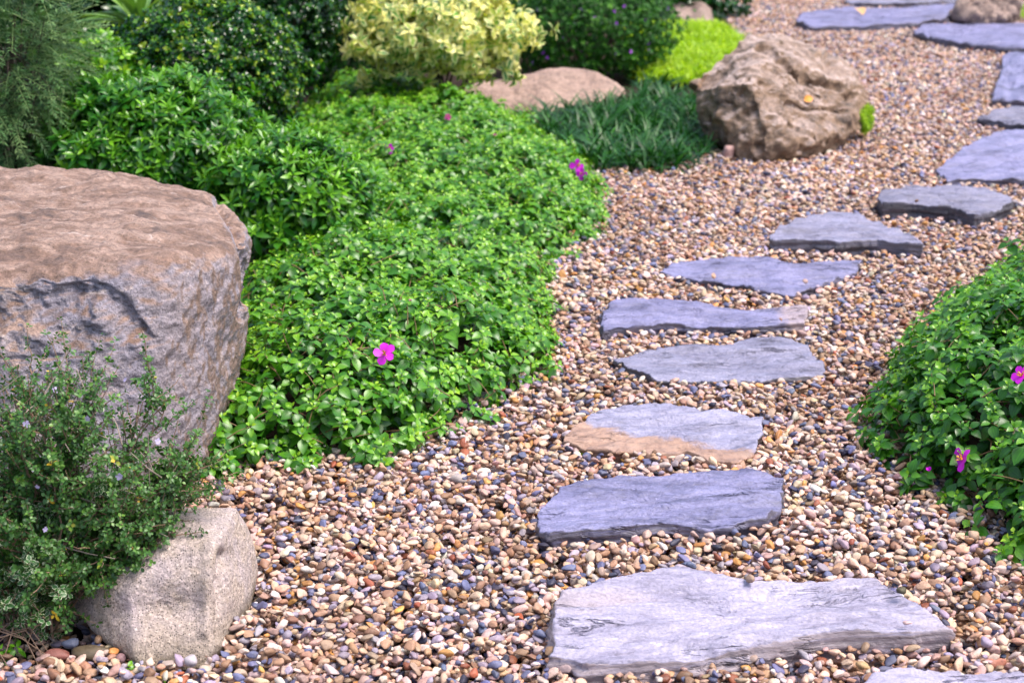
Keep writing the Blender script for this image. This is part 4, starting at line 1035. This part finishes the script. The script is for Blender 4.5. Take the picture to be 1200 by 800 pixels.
# ================================================================== FOREGROUND BUSH
def bush():
    c = atY(60, 562, 2.97); base = at(42, 728, 0)
    root = thing('twiggy_bush', 'twiggy small leaved bush with tiny lilac flowers in the left foreground', 'bush', (base[0], base[1], 0))
    rad = np.array([0.28, 0.20, 0.235])
    pair = []
    for s in range(6):
        r_ = np.random.default_rng(700 + s); parts = []
        for k in range(2):
            for q in (0, 1):
                v, f, u = leaf(0.0108 * (1 - 0.25 * k) * r_.uniform(0.8, 1.15), 0.0062 * r_.uniform(0.85, 1.15), 3, 0.25, 0.2, 0.5)
                v = (v + [0.001, 0, 0]) @ (rotz(k * PI / 2 + q * PI + r_.normal(0, 0.3)) @ roty(-r_.uniform(0.0, 0.6)) @ rotx(r_.normal(0, 0.3))).T + [0, 0, k * 0.0035]
                parts.append((v, f, u, 0.12 * k + r_.normal(0, 0.1)))
        pair.append(join(parts))
    tb, dry, LP, LD, VP, VD = [], [], [], [], [], []
    for k in range(105):
        D = norm(rng.normal(size=3)); D[1] = -abs(D[1]) if rng.random() < 0.6 else D[1]
        if D[2] < -0.75: continue
        D[2] = min(D[2], 0.80)
        tgt = c + D * rad * rng.uniform(0.72, 1.05)
        tgt[2] = max(tgt[2], 0.03)
        b = base + [rng.normal(0, 0.035), rng.normal(0, 0.03), 0]
        mid = b * 0.45 + tgt * 0.55 + rng.normal(0, 0.03, 3); mid[2] = max(mid[2], 0.05) + 0.03
        T = np.linspace(0, 1, 10)[:, None]
        path = (1 - T) ** 2 * b + 2 * T * (1 - T) * mid + T ** 2 * tgt + rng.normal(0, 0.0035, (10, 3))
        tb.append(tube(path, rng.uniform(0.0022, 0.0040), 0.0010, 5))
        for q in range(17):
            t = rng.uniform(0.38, 1.0); i = min(int(t * 9), 8); p0 = path[i] + (path[i + 1] - path[i]) * (t * 9 - i)
            dr = norm(norm(path[i + 1] - path[i]) * 0.6 + norm(p0 - c + [0, 0, 0.08]) * 0.7 + rng.normal(0, 0.75, 3))
            L = rng.uniform(0.05, 0.12); m = 7
            S = np.linspace(0, 1, m)[:, None]
            tw = p0 + dr * L * S + np.array([0, 0, 0.015]) * S ** 2 + rng.normal(0, 0.0016, (m, 3))
            tw[:, 2] = np.maximum(tw[:, 2], 0.01)
            tb.append(tube(tw, 0.0013, 0.0007, 4))
            var = rng.random() < (0.30 if (p0[2] < 0.20 and p0[0] < c[0]) else 0.02)
            for j in range(1, 15):
                s = j / 14; ii = min(int(s * (m - 1)), m - 2); pp = tw[ii] + (tw[ii + 1] - tw[ii]) * (s * (m - 1) - ii)
                if rng.random() < 0.38: continue
                (VP if var else LP).append(pp + rng.normal(0, 0.002, 3)); (VD if var else LD).append(dr + rng.normal(0, 0.45, 3) + [0, -0.1, 0.3])
    # bare dry twigs poking through
    for k in range(95):
        D = norm(rng.normal(size=3) * [1, 0.6, 1]); p0 = c + D * rad * rng.uniform(0.55, 0.9); p0[1] = min(p0[1], c[1] - 0.08)
        d = norm(rng.normal(size=3) * [1, 0.5, 0.9] + [0, -0.35, 0.25]); L = rng.uniform(0.04, 0.12)
        dry.append(tube([p0, p0 + d * L * 0.5 + rng.normal(0, 0.004, 3), p0 + d * L], 0.0014, 0.0008, 5))
    v, f = cat_vf(tb); mesh_obj('stem', v, f, MAT_TWIG, root)
    for v, f in dry: mesh_obj('dry_twig', v, f, MAT_PALETWIG, root)['label'] = 'bare pale dry twig sticking out of the leaves'
    LP, LD = np.array(LP), np.array(LD)
    tint = 0.33 + rng.normal(0, 0.13, len(LP)); tint[rng.random(len(LP)) < 0.012] += 0.5
    V, F, a = scatter(pair, frames(LD), LP, rng.uniform(0.75, 1.25, len(LP)), tint); V[:, 2] = np.maximum(V[:, 2], 0.003)
    mesh_obj('foliage', V, F, MAT_SERISSA, root, a)
    VP, VD = np.array(VP), np.array(VD)
    V, F, a = scatter(pair, frames(VD), VP, rng.uniform(1.1, 1.6, len(VP)), 0.4 + rng.normal(0, 0.15, len(VP)))
    mesh_obj('foliage', V, F, MAT_SERVAR, root, a)['label'] = 'leaves with cream white edges low on the left of the bush'
    first = None
    for px, py in [(31, 497), (40, 550), (44, 570), (53, 620), (65, 457), (103, 490), (147, 445), (140, 558), (185, 517)]:
        q = atY(px, py, 0)if False else None
        D = ray(px, py); o_ = np.array([0, 0, CAM_H]); hit = None
        for t in np.arange(2.2, 3.6, 0.005):
            pp = o_ + D * t
            if (((pp - c) / rad) ** 2).sum() < 1.12: hit = pp; break
        if hit is None: hit = atY(px, py, c[1] - 0.05)
        if first is None:
            first = flower_mesh(root, parent_loc(root), 0.0072, [0.1, -0.8, 0.5], 5, MAT_LILAC, 'flower', False, 0.75); first.location = hit - parent_loc(root); o2 = first
        else:
            o2 = first.copy(); COL.objects.link(o2); o2.parent = root; o2.location = hit - parent_loc(root); o2.rotation_euler = (rng.normal(0, 0.4), rng.normal(0, 0.4), rng.normal(0, 0.6))
            s = rng.uniform(0.7, 1.1); o2.scale = (s, s, s)
    # exposed pale roots
    rt = []
    for k in range(14):
        b = at(rng.uniform(-20, 55), rng.uniform(715, 740), 0.05); e = at(rng.uniform(-30, 70), rng.uniform(755, 785), 0.0)
        mid = (b + e) / 2 + [rng.normal(0, 0.012), -0.01, 0.02]
        rt.append(tube([b, mid, e, e + [rng.normal(0, 0.015), -0.01, -0.006]], 0.0013, 0.0006, 5))
    v, f = cat_vf(rt); mesh_obj('root', v, f, MAT_TWIG, root)
bush()

# ================================================================== SMALL SINGLE THINGS
def stone(px, py, dims, rotv, tone, seed, label, ang=False, sink=0.3, cat='stone', z=0.0, name='stone', group=None):
    V, F = pebble_shape(seed, ang)
    V = V * dims
    V = V @ (rotz(rotv[2]) @ rotx(rotv[0]) @ roty(rotv[1])).T
    p = at(px, py, z); p[2] = z - V[:, 2].min() - sink * dims[2]
    o = mesh_obj(name, V + p, F, pebble_material('stone_' + str(seed), tone), loc=p)
    tag(o, label, cat, group)
stone(67, 772, (0.026, 0.012, 0.012), (0, 0.1, 0.1), (0.26, 0.10, 0.08), 501, 'flat reddish brown stone on bare soil beside the roots')
stone(60, 780, (0.022, 0.013, 0.010), (0, 0, -0.25), (0.52, 0.43, 0.32), 502, 'long cream stone in front of the reddish stone')
stone(84, 757, (0.018, 0.012, 0.010), (0, 0, 0.2), (0.17, 0.19, 0.27), 503, 'blue grey stone behind the reddish stone')
stone(72, 739, (0.011, 0.010, 0.010), (0, 0, 0), (0.42, 0.29, 0.18), 504, 'round tan stone on dark soil under the bush')
stone(108, 770, (0.036, 0.02, 0.014), (0, 0, 0), (0.10, 0.075, 0.045), 505, 'dark mossy brown stone tucked under the small pale boulder')
stone(64, 796, (0.022, 0.016, 0.012), (0, 0.1, 0.15), (0.58, 0.47, 0.36), 506, 'rounded cream stone at the bottom left edge')
stone(142, 775, (0.012, 0.010, 0.010), (0, 0, 0), (0.27, 0.16, 0.17), 507, 'small mauve stone against the foot of the pale boulder')
stone(540, 566, (0.028, 0.016, 0.014), (0, 0, 0.05), (0.36, 0.31, 0.29), 508, 'large grey brown pebble standing out of the gravel', sink=0.1, z=0.004)
stone(853, 190, (0.022, 0.02, 0.045), (0.1, 0.15, 0.4), (0.46, 0.28, 0.25), 509, 'upright pinkish stone at the foot of the pitted boulder', True)
stone(1057, 695, (0.011, 0.009, 0.007), (0, 0, 0.3), (0.07, 0.06, 0.03), 510, 'tiny dark brown pebble lying on the largest slab', z=0.058, sink=0.05)
stone(1160, 782, (0.030, 0.010, 0.010), (0, 0, 0.05), (0.36, 0.14, 0.09), 511, 'brick red stone chip behind the bottom right slab', True, sink=0.1, z=0.004)
stone(620, 590, (0.026, 0.010, 0.010), (0, 0, 0.1), (0.33, 0.26, 0.25), 512, 'long flat mauve grey stone left of the rippled slab', True, sink=0.1, z=0.002)
stone(545, 606, (0.026, 0.010, 0.009), (0, 0, 0), (0.06, 0.06, 0.09), 513, 'long dark slate chip in the gravel below the grey brown pebble', True, sink=0.1, z=0.002)
stone(331, 580, (0.014, 0.011, 0.013), (0, 0.3, 0), (0.36, 0.20, 0.13), 514, 'tan pointed stone near the mound and the large boulder', True, sink=0.1, z=0.004)
def dead_leaf(p, L, W, label, col, normal=(0, 0, 1), spin=0.3):
    v, f, u = leaf(L, W, 6, 0.35, 0.3, 0.45)
    R = frames(np.array([normal], float), np.array([spin]))[0]
    v = (v - v.mean(0) + [0, 0, 0.3 * abs(W)]) @ R.T
    o = mesh_obj('fallen_leaf', v + p, f, plain_material('dead_leaf', col, 0.6, 0.35, 60, trans=0.15), loc=p); tag(o, label, 'leaf')
dead_leaf(at(1008, 16, 0.072), 0.14, 0.075, 'curled tan leaf lying on the far slate slab', (0.60, 0.36, 0.15), spin=0.1)
dead_leaf(at(608, 724, 0.012), 0.022, 0.016, 'small rust red leaf bit on the gravel left of the largest slab', (0.34, 0.07, 0.02), spin=1.0)
dead_leaf(at(552, 558, 0.022), 0.020, 0.014, 'small orange leaf bit resting against the grey brown pebble', (0.70, 0.25, 0.03), spin=2.0)
dead_leaf(at(1001, 432, 0.014), 0.030, 0.018, 'orange leaf bit on the gravel right of the smooth grey slab', (0.72, 0.22, 0.03), spin=0.2)
dead_leaf(at(838, 527, 0.014) , 0.001, 0.001, 'x', (0.3, 0.3, 0.05)) if False else None
def on_boulder(V, px, py):
    x, y = to_px(V[:, 0], V[:, 1], V[:, 2]); k = np.nonzero((x - px) ** 2 + (y - py) ** 2 < 30)[0]
    if not len(k): return atY(px, py, 7.1)
    return V[k[np.argmin(V[k, 1])]] + np.array([0, -0.012, 0.006])
dead_leaf(on_boulder(Vp, 950, 114), 0.045, 0.035, 'orange leaf stuck on the pitted boulder', (0.75, 0.30, 0.03), (0, -0.8, 0.5), 0.4)
def sprout(px, py, size, label, tint=0.5, z=0.0, n_=2):
    p = at(px, py, z); root = thing('seedling', label, 'seedling', p)
    pr = [rosette(0.030, 0.014, 900 + px, 2)]
    T = p + np.array([[0, 0, size * 0.8]]) + (rng.normal(0, size * 0.6, (n_, 3)) * [1, 0.6, 0.2])
    V, F, a = scatter(pr, frames(np.tile([0, -0.2, 1.0], (n_, 1)) + rng.normal(0, 0.2, (n_, 3))), T, np.full(n_, size / 0.03), np.full(n_, tint))
    mesh_obj('foliage', V, F, MAT_COVER, root, a)
    tb = [tube([p - [0, 0, 0.01], (p + t) / 2, t], size * 0.03, size * 0.02, 4) for t in T]
    v, f = cat_vf(tb); mesh_obj('stem', v, f, MAT_STEM, root)
sprout(140, 788, 0.018, 'small green weed seedling in the gravel under the pale boulder', 0.55)
sprout(8, 772, 0.024, 'leafy weed seedling at the bottom left edge', 0.45, n_=4)
sprout(732, 443, 0.016, 'tiny weed seedling beside the smooth grey slab', 0.5)
sprout(197, 797, 0.009, 'tiny sprout below the pale boulder', 0.55, n_=1)
sprout(681, 534, 0.012, 'yellow green sprout in front of the tan cornered slab', 0.8, n_=1)
